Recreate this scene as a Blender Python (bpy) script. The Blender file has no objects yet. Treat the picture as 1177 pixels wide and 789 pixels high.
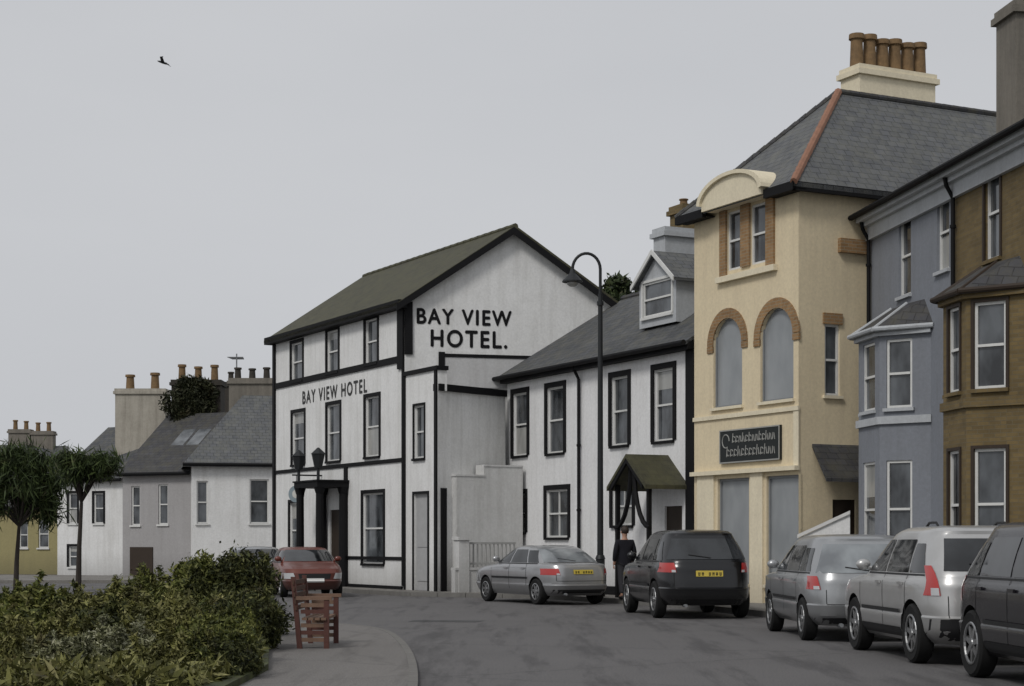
import bpy, bmesh, math, random
import numpy as np
from mathutils import Vector, Matrix
random.seed(7); np.random.seed(7)
scene=bpy.context.scene
FPX=2000.0; CX=588.5; HY=625.0; EYE=1.5
def PX(px,d): return Vector(((px-CX)/FPX*d, d, 0))
def PZ(py,d): return EYE+(HY-py)/FPX*d
# ---------------------------------------------------------------- materials
def newmat(name):
    m=bpy.data.materials.new(name); m.use_nodes=True
    nt=m.node_tree; b=nt.nodes["Principled BSDF"]
    return m,nt,b
def link(nt,a,b): nt.links.new(a,b)
def ramp(nt,fac,stops):
    r=nt.nodes.new("ShaderNodeValToRGB"); el=r.color_ramp.elements
    while len(el)>1: el.remove(el[-1])
    el[0].position=stops[0][0]; el[0].color=(*stops[0][1],1)
    for p,c in stops[1:]:
        e=el.new(p); e.color=(*c,1)
    link(nt,fac,r.inputs[0]); return r.outputs[0]
def noise(nt,scale,detail=6,rough=.6,vec=None,dist=0):
    n=nt.nodes.new("ShaderNodeTexNoise"); n.inputs["Scale"].default_value=scale
    n.inputs["Detail"].default_value=detail; n.inputs["Roughness"].default_value=rough
    n.inputs["Distortion"].default_value=dist
    if vec is not None: link(nt,vec,n.inputs["Vector"])
    return n.outputs["Fac"]
def mix(nt,fac,a,b,mode='MIX'):
    n=nt.nodes.new("ShaderNodeMixRGB"); n.blend_type=mode
    if isinstance(fac,(int,float)): n.inputs[0].default_value=fac
    else: link(nt,fac,n.inputs[0])
    for i,x in ((1,a),(2,b)):
        if isinstance(x,tuple): n.inputs[i].default_value=(*x,1)
        else: link(nt,x,n.inputs[i])
    return n.outputs[0]
def bump(nt,b,h,strength=.3,dist=.02):
    n=nt.nodes.new("ShaderNodeBump"); n.inputs["Strength"].default_value=strength
    n.inputs["Distance"].default_value=dist; link(nt,h,n.inputs["Height"]); link(nt,n.outputs[0],b.inputs["Normal"])
def geopos(nt):
    g=nt.nodes.new("ShaderNodeNewGeometry"); return g
def scaled(nt,vec,s):
    m=nt.nodes.new("ShaderNodeMapping"); m.inputs["Scale"].default_value=s; link(nt,vec,m.inputs["Vector"]); return m.outputs[0]
def plaster(name,col,dirt=(.32,.31,.28),amount=.5,rough=.85):
    m,nt,b=newmat(name); g=geopos(nt); pos=g.outputs["Position"]
    st=noise(nt,1.0,6,.65,scaled(nt,pos,(4.0,4.0,.3)))
    bl=noise(nt,.9,8,.7,pos)
    f1=ramp(nt,st,[(.45,(0,0,0)),(.75,(1,1,1))]); f2=ramp(nt,bl,[(.42,(0,0,0)),(.8,(1,1,1))])
    ff=mix(nt,.45,f1,f2)
    mul=nt.nodes.new("ShaderNodeMath"); mul.operation='MULTIPLY'; link(nt,ff,mul.inputs[0]); mul.inputs[1].default_value=amount
    c=mix(nt,mul.outputs[0],col,dirt)
    fine=noise(nt,14,5,.7,pos); c=mix(nt,.2,c,ramp(nt,fine,[(.3,(.2,.2,.2)),(.7,(1,1,1))]),'MULTIPLY')
    sx=nt.nodes.new("ShaderNodeSeparateXYZ"); link(nt,pos,sx.inputs[0])
    mr=nt.nodes.new("ShaderNodeMapRange"); link(nt,sx.outputs[2],mr.inputs[0]); mr.inputs[1].default_value=0; mr.inputs[2].default_value=1.1; mr.inputs[3].default_value=.45; mr.inputs[4].default_value=0
    c=mix(nt,mr.outputs[0],c,tuple(x*.5 for x in dirt))
    link(nt,c,b.inputs["Base Color"]); b.inputs["Roughness"].default_value=rough; b.inputs["Specular IOR Level"].default_value=.25
    bump(nt,b,noise(nt,30,4,.6,pos),.3,.012); return m
def paint(name,col,rough=.5,var=.25,spec=.5):
    m,nt,b=newmat(name); pos=geopos(nt).outputs["Position"]
    c=mix(nt,var,col,ramp(nt,noise(nt,6,6,.7,pos),[(.3,(.35,.35,.35)),(.7,(1,1,1))]),'MULTIPLY')
    link(nt,c,b.inputs["Base Color"]); b.inputs["Roughness"].default_value=rough; b.inputs["Specular IOR Level"].default_value=spec; return m
def slate(name,c1,c2,moss=None,mossamt=.3,sx=.28,sy=.2):
    m,nt,b=newmat(name); uv=nt.nodes.new("ShaderNodeUVMap"); uv.uv_map="UVMap"
    br=nt.nodes.new("ShaderNodeTexBrick"); link(nt,uv.outputs[0],br.inputs["Vector"])
    br.inputs["Scale"].default_value=1; br.inputs["Brick Width"].default_value=sx; br.inputs["Row Height"].default_value=sy
    br.inputs["Mortar Size"].default_value=.012; br.inputs["Mortar Smooth"].default_value=.3; br.inputs["Bias"].default_value=0
    br.inputs["Color1"].default_value=(*c1,1); br.inputs["Color2"].default_value=(*c2,1)
    br.inputs["Mortar"].default_value=tuple(x*.35 for x in c1)+(1,)
    pos=geopos(nt).outputs["Position"]
    c=mix(nt,.6,br.outputs[0],ramp(nt,noise(nt,1.4,8,.75,pos),[(.3,(.5,.5,.5)),(.7,(1.15,1.15,1.15))]),'MULTIPLY')
    if moss:
        f=ramp(nt,noise(nt,2.4,10,.8,pos),[(.5-mossamt*.25,(0,0,0)),(.72,(1,1,1))]); c=mix(nt,f,c,moss)
    link(nt,c,b.inputs["Base Color"]); b.inputs["Roughness"].default_value=.7; b.inputs["Specular IOR Level"].default_value=.35
    inv=nt.nodes.new("ShaderNodeMath"); inv.operation='SUBTRACT'; inv.inputs[0].default_value=1; link(nt,br.outputs["Fac"],inv.inputs[1])
    bump(nt,b,inv.outputs[0],.5,.015); return m
def brick(name,c1,c2,mortar):
    m,nt,b=newmat(name); uv=nt.nodes.new("ShaderNodeUVMap"); uv.uv_map="UVMap"
    br=nt.nodes.new("ShaderNodeTexBrick"); link(nt,uv.outputs[0],br.inputs["Vector"])
    br.inputs["Scale"].default_value=1; br.inputs["Brick Width"].default_value=.225; br.inputs["Row Height"].default_value=.075
    br.inputs["Mortar Size"].default_value=.008; br.inputs["Color1"].default_value=(*c1,1); br.inputs["Color2"].default_value=(*c2,1); br.inputs["Mortar"].default_value=(*mortar,1)
    pos=geopos(nt).outputs["Position"]
    c=mix(nt,.6,br.outputs[0],ramp(nt,noise(nt,1.8,8,.7,pos),[(.3,(.5,.5,.5)),(.7,(1.15,1.15,1.15))]),'MULTIPLY')
    link(nt,c,b.inputs["Base Color"]); b.inputs["Roughness"].default_value=.85
    inv=nt.nodes.new("ShaderNodeMath"); inv.operation='SUBTRACT'; inv.inputs[0].default_value=1; link(nt,br.outputs["Fac"],inv.inputs[1])
    bump(nt,b,inv.outputs[0],.4,.008); return m
def pane(name,dark,light,rough=.08):
    m,nt,b=newmat(name); pos=geopos(nt).outputs["Position"]
    c=ramp(nt,noise(nt,1.3,3,.5,scaled(nt,pos,(1.6,1.6,.8))),[(.35,dark),(.65,light)])
    link(nt,c,b.inputs["Base Color"]); b.inputs["Roughness"].default_value=rough; b.inputs["Specular IOR Level"].default_value=.7
    bump(nt,b,noise(nt,1.1,2,.5,pos),.12,.05); return m
def carpaint(name,col,metal=.4,rough=.3,coat=.6):
    m,nt,b=newmat(name); pos=geopos(nt).outputs["Position"]
    c=mix(nt,.3,col,ramp(nt,noise(nt,2.5,7,.7,pos),[(.3,(.6,.58,.55)),(.7,(1,1,1))]),'MULTIPLY')
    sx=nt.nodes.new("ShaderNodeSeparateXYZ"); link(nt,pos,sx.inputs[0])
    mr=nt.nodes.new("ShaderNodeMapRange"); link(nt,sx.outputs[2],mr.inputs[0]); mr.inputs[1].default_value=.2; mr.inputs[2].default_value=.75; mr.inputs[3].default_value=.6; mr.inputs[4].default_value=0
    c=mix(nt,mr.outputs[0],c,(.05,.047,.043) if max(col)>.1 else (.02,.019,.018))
    link(nt,c,b.inputs["Base Color"]); b.inputs["Metallic"].default_value=metal; b.inputs["Roughness"].default_value=rough
    b.inputs["Coat Weight"].default_value=coat; b.inputs["Coat Roughness"].default_value=.08; return m
def leafmat(name,cols,tr=.25):
    m,nt,b=newmat(name); g=geopos(nt)
    c=ramp(nt,g.outputs["Random Per Island"],[(i/(len(cols)-1),c) for i,c in enumerate(cols)])
    c=mix(nt,.8,c,ramp(nt,noise(nt,2.6,7,.7,g.outputs["Position"]),[(.35,(.22,.25,.2)),(.65,(1.3,1.3,1.05))]),'MULTIPLY')
    # brownish dead patches
    c=mix(nt,ramp(nt,noise(nt,1.6,6,.7,g.outputs["Position"],.5),[(.56,(0,0,0)),(.68,(.55,.55,.55))]),c,(.10,.075,.035))
    link(nt,c,b.inputs["Base Color"]); b.inputs["Roughness"].default_value=.65; b.inputs["Specular IOR Level"].default_value=.25
    return m
WHITE=plaster("white_render",(.80,.80,.79),(.44,.43,.40),.65)
WHITE2=plaster("white_render_house",(.80,.80,.80),(.46,.45,.43),.55)
WHITED=plaster("weathered_white_render",(.62,.62,.61),(.34,.33,.31),.8)
GREYW=plaster("grey_render",(.38,.37,.37),(.25,.24,.23),.5)
GREYP=plaster("grey_render_panel",(.55,.55,.55),(.35,.34,.33),.6)
CREAM=plaster("cream_render",(.76,.65,.45),(.50,.41,.29),.55)
CREAMT=plaster("cream_trim",(.80,.72,.54),(.52,.45,.35),.45)
STONE=plaster("chimney_render",(.44,.41,.35),(.20,.18,.15),1.0)
STONED=plaster("weathered_chimney_render",(.22,.20,.17),(.08,.075,.065),.9)
BLUE=plaster("blue_grey_render",(.235,.25,.28),(.17,.175,.185),.6)
LTRIM=plaster("pale_trim",(.48,.50,.52),(.30,.30,.30),.5)
OLIVE=plaster("yellow_olive_render",(.34,.30,.15),(.22,.2,.12),.5)
BEIGE=plaster("beige_render",(.42,.38,.30),(.25,.23,.18),.5)
BROWN=brick("olive_tan_brick",(.185,.13,.052),(.13,.092,.038),(.145,.115,.065))
ORANGE=brick("orange_brick",(.34,.20,.09),(.26,.15,.065),(.30,.24,.16))
BLACK=paint("black_paint",(.007,.007,.008),.7,.25,.2)
FADED=paint("faded_black_paint",(.05,.05,.05),.8,.5)
SASH=paint("white_sash_paint",(.68,.68,.66),.45,.2)
DSASH=paint("dark_brown_paint",(.04,.028,.02),.6,.25,.3)
PANE=pane("window_glass",(.018,.02,.022),(.11,.12,.13))
PANEB=pane("pale_glass",(.22,.235,.245),(.28,.295,.305),.3)
NET=pane("net_curtain",(.26,.26,.25),(.38,.38,.36),.25)
SKYL=pane("skylight_glass",(.06,.065,.07),(.16,.17,.18),.15)
SLATE=slate("slate",(.095,.10,.108),(.062,.066,.073),(.12,.115,.09),.2)
SLATEL=slate("pale_slate",(.125,.13,.138),(.095,.10,.108),(.15,.15,.13),.3)
SLATEM=slate("mossy_slate",(.045,.042,.033),(.028,.027,.021),(.085,.082,.04),.9)
SLATED=slate("dark_slate",(.068,.068,.075),(.045,.045,.05),(.08,.075,.055),.3)
TERRA=paint("terracotta",(.30,.15,.095),.8,.5)
POT=paint("buff_clay",(.22,.135,.06),.8,.7)
METAL=paint("dark_metal",(.02,.022,.024),.5,.25,.3)
GREYM=paint("grey_metal",(.22,.23,.24),.45)
WOOD=paint("weathered_wood",(.09,.045,.028),.8,.6)
WOODP=paint("pale_weathered_wood",(.20,.12,.08),.8,.5)
REDW=paint("red_brown_wood",(.10,.035,.025),.7,.5)
SIGNP=paint("sign_black",(.02,.024,.024),.6,.25,.3)
LETW=paint("white_lettering",(.6,.6,.56),.6,.2)
LETG=paint("muted_lettering",(.34,.34,.32),.6,.3)
SIGNB=paint("sign_grey_blue",(.24,.30,.33),.5)
SOOT=paint("soot_brick",(.05,.043,.035),.9,.7)
# ---------------------------------------------------------------- mesh helpers
WO={}
def empty(name,loc,label,cat,group=None):
    o=bpy.data.objects.new(name,None); scene.collection.objects.link(o); o.location=loc; o.empty_display_size=.3
    o["label"]=label; o["category"]=cat
    if group: o["group"]=group
    WO[o.name]=Vector(loc); return o
def subempty(name,loc,parent):
    o=bpy.data.objects.new(name,None); scene.collection.objects.link(o); o.parent=parent
    o.location=Vector(loc)-WO[parent.name]; WO[o.name]=Vector(loc); return o
class F:
    """vertical plane: origin a -> b (2D), n outward"""
    def __init__(s,a,b):
        s.a=Vector((a[0],a[1],0)); s.b=Vector((b[0],b[1],0)); s.L=(s.b-s.a).length
        s.u=(s.b-s.a).normalized(); s.n=Vector((s.u.y,-s.u.x,0))
    def t(s,px):
        k=(px-CX)/FPX; return (k*s.a.y-s.a.x)/(s.u.x-k*s.u.y)
    def d(s,t): return s.a.y+s.u.y*t
    def z(s,px,py): return PZ(py,s.d(s.t(px)))
    def p(s,t,z,o=0):
        v=s.a+s.u*t+s.n*o; return Vector((v.x,v.y,z))
    def rect(s,x1,x2,y1,y2):
        t1,t2=s.t(x1),s.t(x2); c=(x1+x2)/2
        return (t1,t2,s.z(c,y2),s.z(c,y1))
class M:
    def __init__(s): s.v=[];s.f=[];s.mi=[]
    def poly(s,pts,mi=0):
        k=len(s.v); s.v+= [Vector(p) for p in pts]; s.f.append(list(range(k,k+len(pts)))); s.mi.append(mi)
    def hexa(s,P,mi=0):
        k=len(s.v); s.v+=[Vector(p) for p in P]
        for q in ((0,1,2,3),(7,6,5,4),(0,4,5,1),(1,5,6,2),(2,6,7,3),(3,7,4,0)):
            s.f.append([k+i for i in q]); s.mi.append(mi)
    def box(s,f,t1,t2,z1,z2,o1,o2,mi=0):
        s.hexa([f.p(t1,z1,o1),f.p(t2,z1,o1),f.p(t2,z1,o2),f.p(t1,z1,o2),f.p(t1,z2,o1),f.p(t2,z2,o1),f.p(t2,z2,o2),f.p(t1,z2,o2)],mi)
    def ab(s,x1,x2,y1,y2,z1,z2,mi=0):
        s.hexa([(x1,y1,z1),(x2,y1,z1),(x2,y2,z1),(x1,y2,z1),(x1,y1,z2),(x2,y1,z2),(x2,y2,z2),(x1,y2,z2)],mi)
    def prism(s,bottom,top,mi=0):
        k=len(s.v); n=len(bottom); s.v+=[Vector(p) for p in bottom]+[Vector(p) for p in top]
        s.f.append(list(range(k+n-1,k-1,-1))); s.f.append(list(range(k+n,k+2*n))); s.mi+=[mi,mi]
        for i in range(n):
            j=(i+1)%n; s.f.append([k+i,k+j,k+n+j,k+n+i]); s.mi.append(mi)
    def slab(s,pts,th,mi=0):
        top=[Vector(p) for p in pts]; s.prism([p-Vector((0,0,th)) for p in top],top,mi)
    def cyl(s,p1,p2,r1,r2=None,n=12,mi=0):
        r2=r1 if r2 is None else r2
        p1=Vector(p1);p2=Vector(p2); d=(p2-p1).normalized()
        a=d.orthogonal().normalized(); b=d.cross(a)
        B=[p1+(a*math.cos(2*math.pi*i/n)+b*math.sin(2*math.pi*i/n))*r1 for i in range(n)]
        T=[p2+(a*math.cos(2*math.pi*i/n)+b*math.sin(2*math.pi*i/n))*r2 for i in range(n)]
        s.prism(B,T,mi)
    def tube(s,pts,r,n=8,mi=0):
        pts=[Vector(p) for p in pts]
        if not isinstance(r,(list,tuple)): r=[r]*len(pts)
        rings=[]; a=None
        for i,p in enumerate(pts):
            d=(pts[min(i+1,len(pts)-1)]-pts[max(i-1,0)]).normalized()
            if a is None: a=d.orthogonal().normalized()
            else: a=(a-d*a.dot(d)).normalized()
            b=d.cross(a); k=len(s.v)
            s.v+=[p+(a*math.cos(2*math.pi*j/n)+b*math.sin(2*math.pi*j/n))*r[i] for j in range(n)]; rings.append(k)
        for i in range(len(pts)-1):
            for j in range(n):
                q=(j+1)%n; s.f.append([rings[i]+j,rings[i]+q,rings[i+1]+q,rings[i+1]+j]); s.mi.append(mi)
        s.f.append([rings[0]+j for j in range(n)][::-1]); s.f.append([rings[-1]+j for j in range(n)]); s.mi+=[mi,mi]
    def ball(s,c,r,n=10,mi=0,sc=(1,1,1)):
        c=Vector(c); k=len(s.v); m=n//2+1
        for i in range(m+1):
            ph=math.pi*i/m
            for j in range(n):
                th=2*math.pi*j/n; s.v.append(c+Vector((math.sin(ph)*math.cos(th)*r*sc[0],math.sin(ph)*math.sin(th)*r*sc[1],math.cos(ph)*r*sc[2])))
        for i in range(m):
            for j in range(n):
                q=(j+1)%n; s.f.append([k+i*n+j,k+(i+1)*n+j,k+(i+1)*n+q,k+i*n+q]); s.mi.append(mi)
    def build(s,name,mats,parent=None,origin=None,smooth=False,recalc=True,sharp=35):
        if not isinstance(mats,(list,tuple)): mats=[mats]
        if origin is None:
            lo=Vector([min(v[i] for v in s.v) for i in range(3)]); hi=Vector([max(v[i] for v in s.v) for i in range(3)])
            origin=Vector(((lo.x+hi.x)/2,(lo.y+hi.y)/2,lo.z))
        origin=Vector(origin)
        me=bpy.data.meshes.new(name); me.from_pydata([v-origin for v in s.v],[],s.f)
        for m in mats: me.materials.append(m)
        me.polygons.foreach_set("material_index",s.mi)
        if recalc:
            bm=bmesh.new(); bm.from_mesh(me)
            if smooth: bmesh.ops.remove_doubles(bm,verts=bm.verts,dist=.0002)
            bmesh.ops.recalc_face_normals(bm,faces=bm.faces); bm.to_mesh(me); bm.free()
        uv=me.uv_layers.new(name="UVMap")
        Z=Vector((0,0,1))
        for p in me.polygons:
            n=p.normal; t=Z.cross(n)
            t=Vector((1,0,0)) if t.length<.05 else t.normalized()
            b=n.cross(t)
            for li in p.loop_indices:
                co=me.vertices[me.loops[li].vertex_index].co+origin
                uv.data[li].uv=(co.dot(t),co.dot(b))
        if smooth:
            me.polygons.foreach_set("use_smooth",[True]*len(me.polygons))
            try: me.set_sharp_from_angle(angle=math.radians(sharp))
            except Exception: pass
        o=bpy.data.objects.new(name,me); scene.collection.objects.link(o)
        if parent is not None:
            o.parent=parent; o.location=origin-WO[parent.name]
        else: o.location=origin
        WO[o.name]=origin; return o
def wallface(m,f,t0,t1,z0,z1,holes,depth=.14,mi=0):
    ts=sorted({t0,t1}|{h[0] for h in holes}|{h[1] for h in holes}); zs=sorted({z0,z1}|{h[2] for h in holes}|{h[3] for h in holes})
    ts=[t for t in ts if t0-1e-6<=t<=t1+1e-6]; zs=[z for z in zs if z0-1e-6<=z<=z1+1e-6]
    for i in range(len(ts)-1):
        for j in range(len(zs)-1):
            c=((ts[i]+ts[i+1])/2,(zs[j]+zs[j+1])/2)
            if any(h[0]<c[0]<h[1] and h[2]<c[1]<h[3] for h in holes): continue
            m.poly([f.p(ts[i],zs[j]),f.p(ts[i+1],zs[j]),f.p(ts[i+1],zs[j+1]),f.p(ts[i],zs[j+1])],mi)
    for h in holes:
        a,b,c,d=h[:4]
        m.poly([f.p(a,c),f.p(a,d),f.p(a,d,-depth),f.p(a,c,-depth)],mi); m.poly([f.p(b,c),f.p(b,d),f.p(b,d,-depth),f.p(b,c,-depth)],mi)
        m.poly([f.p(a,c),f.p(b,c),f.p(b,c,-depth),f.p(a,c,-depth)],mi); m.poly([f.p(a,d),f.p(b,d),f.p(b,d,-depth),f.p(a,d,-depth)],mi)
def window(f,r,parent,sur=None,sw=.1,sill=SASH,frame=SASH,glass=PANE,mull=0,midrail=True,dep=.12,name="window",fw=.055,curt=.4):
    a,b,c,d=r[:4]
    m=M(); o1,o2=-dep,-dep+.06
    m.box(f,a,a+fw,c,d,o1,o2); m.box(f,b-fw,b,c,d,o1,o2); m.box(f,a+fw,b-fw,c,c+fw,o1,o2); m.box(f,a+fw,b-fw,d-fw,d,o1,o2)
    if midrail: m.box(f,a+fw,b-fw,(c+d)/2-.025,(c+d)/2+.025,o1,o2+.015)
    for k in range(mull):
        t=a+(b-a)*(k+1)/(mull+1); m.box(f,t-.02,t+.02,c+fw,d-fw,o1+.002,o2-.003)
    w=m.build(name,frame,parent,f.p((a+b)/2,c,-dep))
    g=M(); g.poly([f.p(a,c,-dep+.02),f.p(b,c,-dep+.02),f.p(b,d,-dep+.02),f.p(a,d,-dep+.02)]); g.build("pane",glass,w)
    if random.random()<curt and glass is PANE:
        g=M(); h=c+(d-c)*random.choice([.45,.5,1.0]); lo=c+fw if h<d-.01 else d-(d-c)*random.uniform(.2,.4)
        e=min(h,d-fw)
        g.poly([f.p(a+fw,lo,-dep+.024),f.p(b-fw,lo,-dep+.024),f.p(b-fw,e,-dep+.024),f.p(a+fw,e,-dep+.024)]); g.build("curtain",NET,w)
    if sill:
        g=M(); g.box(f,a-.06,b+.06,c-.07,c,-dep+.03,.07); g.build("sill",sill,w)
    if sur:
        g=M(); p=.03
        g.box(f,a-sw,a,c,d+sw,-.02,p); g.box(f,b,b+sw,c,d+sw,-.02,p); g.box(f,a,b,d,d+sw,-.02,p)
        g.build("surround",sur,w)
    return w
def text_mesh(txt,f,t1,t2,z1,z2,off,mat,parent,name="lettering",bold=.0,space=1.2):
    cu=bpy.data.curves.new("t",'FONT'); cu.body=txt; cu.extrude=0; cu.offset=0; cu.size=1; cu.space_character=space
    ob=bpy.data.objects.new("t",cu); scene.collection.objects.link(ob)
    dg=bpy.context.evaluated_depsgraph_get(); me=bpy.data.meshes.new_from_object(ob.evaluated_get(dg))
    bpy.data.objects.remove(ob)
    vs=np.array([v.co[:] for v in me.vertices]); mn=vs.min(0); mx=vs.max(0)
    base=[v.co.copy() for v in me.vertices]; polys=[list(p.vertices) for p in me.polygons]
    V_=[];P_=[]; o=f.p(t1,z1,off)
    sh=[(0,0)] if bold==0 else [(-bold,0),(bold,0),(0,bold),(0,-bold),(0,0)]
    for i,(dx,dz) in enumerate(sh):
        k=len(V_)
        for co in base:
            a=(co.x-mn[0])/(mx[0]-mn[0])*(t2-t1); b=(co.y-mn[1])/(mx[1]-mn[1])*(z2-z1)
            V_.append(f.p(t1+a+dx,z1+b+dz,off+.0015*i)-o)
        P_+=[[k+j for j in p] for p in polys]
    me=bpy.data.meshes.new(name); me.from_pydata(V_,[],P_); me.materials.append(mat)
    ob=bpy.data.objects.new(name,me); scene.collection.objects.link(ob); ob.parent=parent; ob.location=o-WO[parent.name]; WO[ob.name]=o
    return ob
def chimney(parent,c,u,w,d,z0,z1,mat,pots,potm=POT,cap=True,poth=.5,potr=.12):
    f=F((c[0]-u[0]*w/2,c[1]-u[1]*w/2),(c[0]+u[0]*w/2,c[1]+u[1]*w/2))
    m=M(); m.box(f,0,w,z0,z1-.25,-d/2,d/2)
    m.box(f,-.08,w+.08,z1-.25,z1-.12,-d/2-.08,d/2+.08); m.box(f,-.03,w+.03,z1-.12,z1,-d/2-.03,d/2+.03)
    st=m.build("chimney",mat,parent)
    for i in range(pots):
        t=w*(i+.5)/pots; p=f.p(t,z1,0); hh=poth*random.uniform(.9,1.05)
        g=M(); g.cyl(p,p+Vector((0,0,hh*.85)),potr,potr*.85,12); g.cyl(p+Vector((0,0,hh*.85)),p+Vector((0,0,hh)),potr*1.15,potr*1.1,12)
        g.build("chimney_pot",potm,st,smooth=True)
    return st
def downpipe(parent,f,t,z0,z1,mat=BLACK,r=.045):
    m=M(); m.tube([f.p(t,z1,.25),f.p(t,z1-.15,.22),f.p(t,z1-.4,.08),f.p(t,z0,.08)],r)
    for z in np.arange(z0+.5,z1-.5,1.8): m.cyl(f.p(t,z,.08),f.p(t,z+.06,.08),r*1.4)
    m.build("downpipe",mat,parent)
# ---------------------------------------------------------------- HOTEL
V=Vector
hf=F((-8.41,61.5),(-3.21,52.0)); hg=F((-3.21,52.0),(3.21,53.6))
hotel=empty("hotel",(-3.2,55,0),"white three-storey gabled hotel with black trim and BAY VIEW HOTEL lettering","hotel")
H=8.78; PK=11.02
wins=[(335,348,394,438),(376,389,380,428),(420,434,367,418),(336,350,474,534),(376,391,465,530),(420,436,456,525)]
hr=[hf.rect(*w) for w in wins]
g0=hf.rect(417,441,567,648)
dt1,dt2=hf.t(379),hf.t(396)
door=(dt1,dt2,.15,2.6)
wl=[*hr,g0,door, (hf.t(333),hf.t(347),1.0,2.9)]
m=M(); wallface(m,hf,0,hf.L,0,H,wl)
wallface(m,hg,0,hg.L,0,H,[])
tp=hg.L*.5
m.poly([hg.p(0,H),hg.p(hg.L,H),hg.p(tp,PK)])
back=hf.a-hf.b
A=hg.p(hg.L,0); B=A+back; up=V((0,0,H))
m.poly([A,B,B+up,A+up]); m.poly([B,hf.p(0,0),hf.p(0,H),B+up]); pk=hg.p(tp,PK)+back; m.poly([B+up,hf.p(0,H),pk])
m.build("wall",WHITE,hotel)
for r in hr+[g0,wl[-1]]: window(hf,r,hotel,sur=BLACK,sw=.11,sill=BLACK,curt=.25,fw=.05)
m=M(); ov=hf.n*.3; ext=-back.normalized()*.22
sl=(PK-H)/((hg.p(tp,0)-hg.p(0,0)).length)
e1=hf.p(hf.L,H-.3*sl+.1)+ov+ext; e2=hf.p(0,H-.3*sl+.1)+ov-ext; r1=hg.p(tp,PK+.1)+ext; r2=pk+V((0,0,.1))-ext
m.slab([e1,r1,r2,e2],.1)
o2=hg.p(hg.L,H-.2+.1)+V((.3,.07,0)); m.slab([r1,o2+ext,o2+back-ext,r2],.1)
rf=m.build("roof",SLATEM,hotel)
m=M()
for i in range(24): m.cyl(r1.lerp(r2,i/24)+V((0,0,-.03)),r1.lerp(r2,(i+1.02)/24)+V((0,0,-.03)),.1,.085,8)
m.build("ridge_tile",SLATEM,rf)
m=M()
def barge(p,q,w=.22,th=.06,nn=None):
    nn=nn or hg.n
    m.hexa([p,q,q+nn*th,p+nn*th,p+V((0,0,w)),q+V((0,0,w)),q+nn*th+V((0,0,w)),p+nn*th+V((0,0,w))])
barge(hg.p(-.3,H-.3*sl-.18,.23),hg.p(tp,PK-.18,.23)); barge(hg.p(tp,PK-.18,.231),hg.p(hg.L+.2,H-.2*sl-.18,.231))
m.build("barge_board",BLACK,hotel)
m=M(); m.box(hf,-.2,hf.L+.2,H-.26,H-.02,.004,.3); m.build("eaves_fascia",BLACK,hotel)
zb=hf.z(465,412); zc=hf.z(430,532); zl=hg.z(560,410)
def band(parent,f,*a):
    m=M(); m.box(f,*a); m.build("band",BLACK,parent)
band(hotel,hf,.2,hf.L-.33,zb-.1,zb+.1,.002,.05)
band(hotel,hf,.2,hf.L-.12,zc-.06,zc+.06,.002,.04)
band(hotel,hf,hf.t(458.5),hf.L,zb-.3,H-.27,.002,.07); band(hotel,hf,hf.L-.11,hf.L,.23,zb-.3,.002,.055)
band(hotel,hf,0,.19,0,H-.27,.002,.07); band(hotel,hf,hf.t(396.5),hf.t(400),.23,zc-.06,.002,.05)
band(hotel,hf,hf.t(400),hf.L-.12,1.0,1.1,.002,.035); band(hotel,hf,.2,hf.L-.12,0,.22,.002,.06)
band(hotel,hg,0,hg.t(474),zl+.0,H-.05,.002,.06)
band(hotel,hg,hg.t(511),hg.t(612),zl-.05,zl+.05,.002,.05); band(hotel,hg,hg.t(504),hg.t(511),zl-1.1,zl+.1,.002,.055)
m=M(); m.box(hg,hg.t(511),hg.t(612),zl-.95,zl-.05,.002,.03); m.build("grey_panel",GREYP,hotel)
text_mesh("BAY VIEW",hg,*hg.rect(479.5,587.5,356.5,373.5),.012,BLACK,hotel,bold=.018)
text_mesh("HOTEL.",hg,*hg.rect(495.5,582.5,380.5,399.5),.012,BLACK,hotel,bold=.018)
r=hf.rect(348,422,434,460)
text_mesh("BAY VIEW HOTEL",hf,r[0],r[1],6.24,6.66,.012,FADED,hotel,bold=.014,space=1.25)
m=M(); m.box(hf,dt1,dt2,.15,2.6,-.12,-.06); dd=m.build("door",DSASH,hotel)
m=M(); m.ball(hf.p(dt2-.12,1.15,-.03),.035); m.build("handle",GREYM,dd)
pch=[dt1-.22,dt2+.22]
pcE=subempty("porch",hf.p((dt1+dt2)/2,0,.5),hotel)
m=M(); m.box(hf,pch[0]-.16,pch[1]+.16,3.3,3.48,.01,1.1); m.box(hf,pch[0]-.2,pch[1]+.2,3.48,3.53,.012,1.14); m.build("porch_roof",BLACK,pcE)
for t in pch:
    for o in (.15,.95):
        m=M(); q=hf.p(t,0,o); m.cyl(q,q+V((0,0,3.3)),.14,.12,10); m.cyl(q,q+V((0,0,.3)),.18,.17,10); m.cyl(q+V((0,0,3.1)),q+V((0,0,3.3)),.13,.19,10); m.build("column",BLACK,pcE)
for t in (pch[0],pch[1]):
    q=hf.p(t,3.9,1.0); g=M(); g.cyl(q-V((0,0,.4)),q,.05); g.cyl(q,q+V((0,0,.45)),.13,.23,6); g.cyl(q+V((0,0,.45)),q+V((0,0,.65)),.26,.03,6); g.build("lantern",METAL,pcE)
m=M(); q=hf.p(hf.t(370),3.75,0)
m.tube([q,q+hf.n*1.05],.025); m.cyl(q+hf.n*.9-V((0,0,.35)),q+hf.n*.9,.012)
sg=m.build("hanging_sign",BLACK,hotel)
m=M(); c=q+hf.n*.9-V((0,0,.62)); dv=V((.35,.94,0)).normalized()
m.cyl(c-dv*.03,c+dv*.03,.28,n=24); m.build("sign_disc",SIGNB,sg); m=M()
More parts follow.
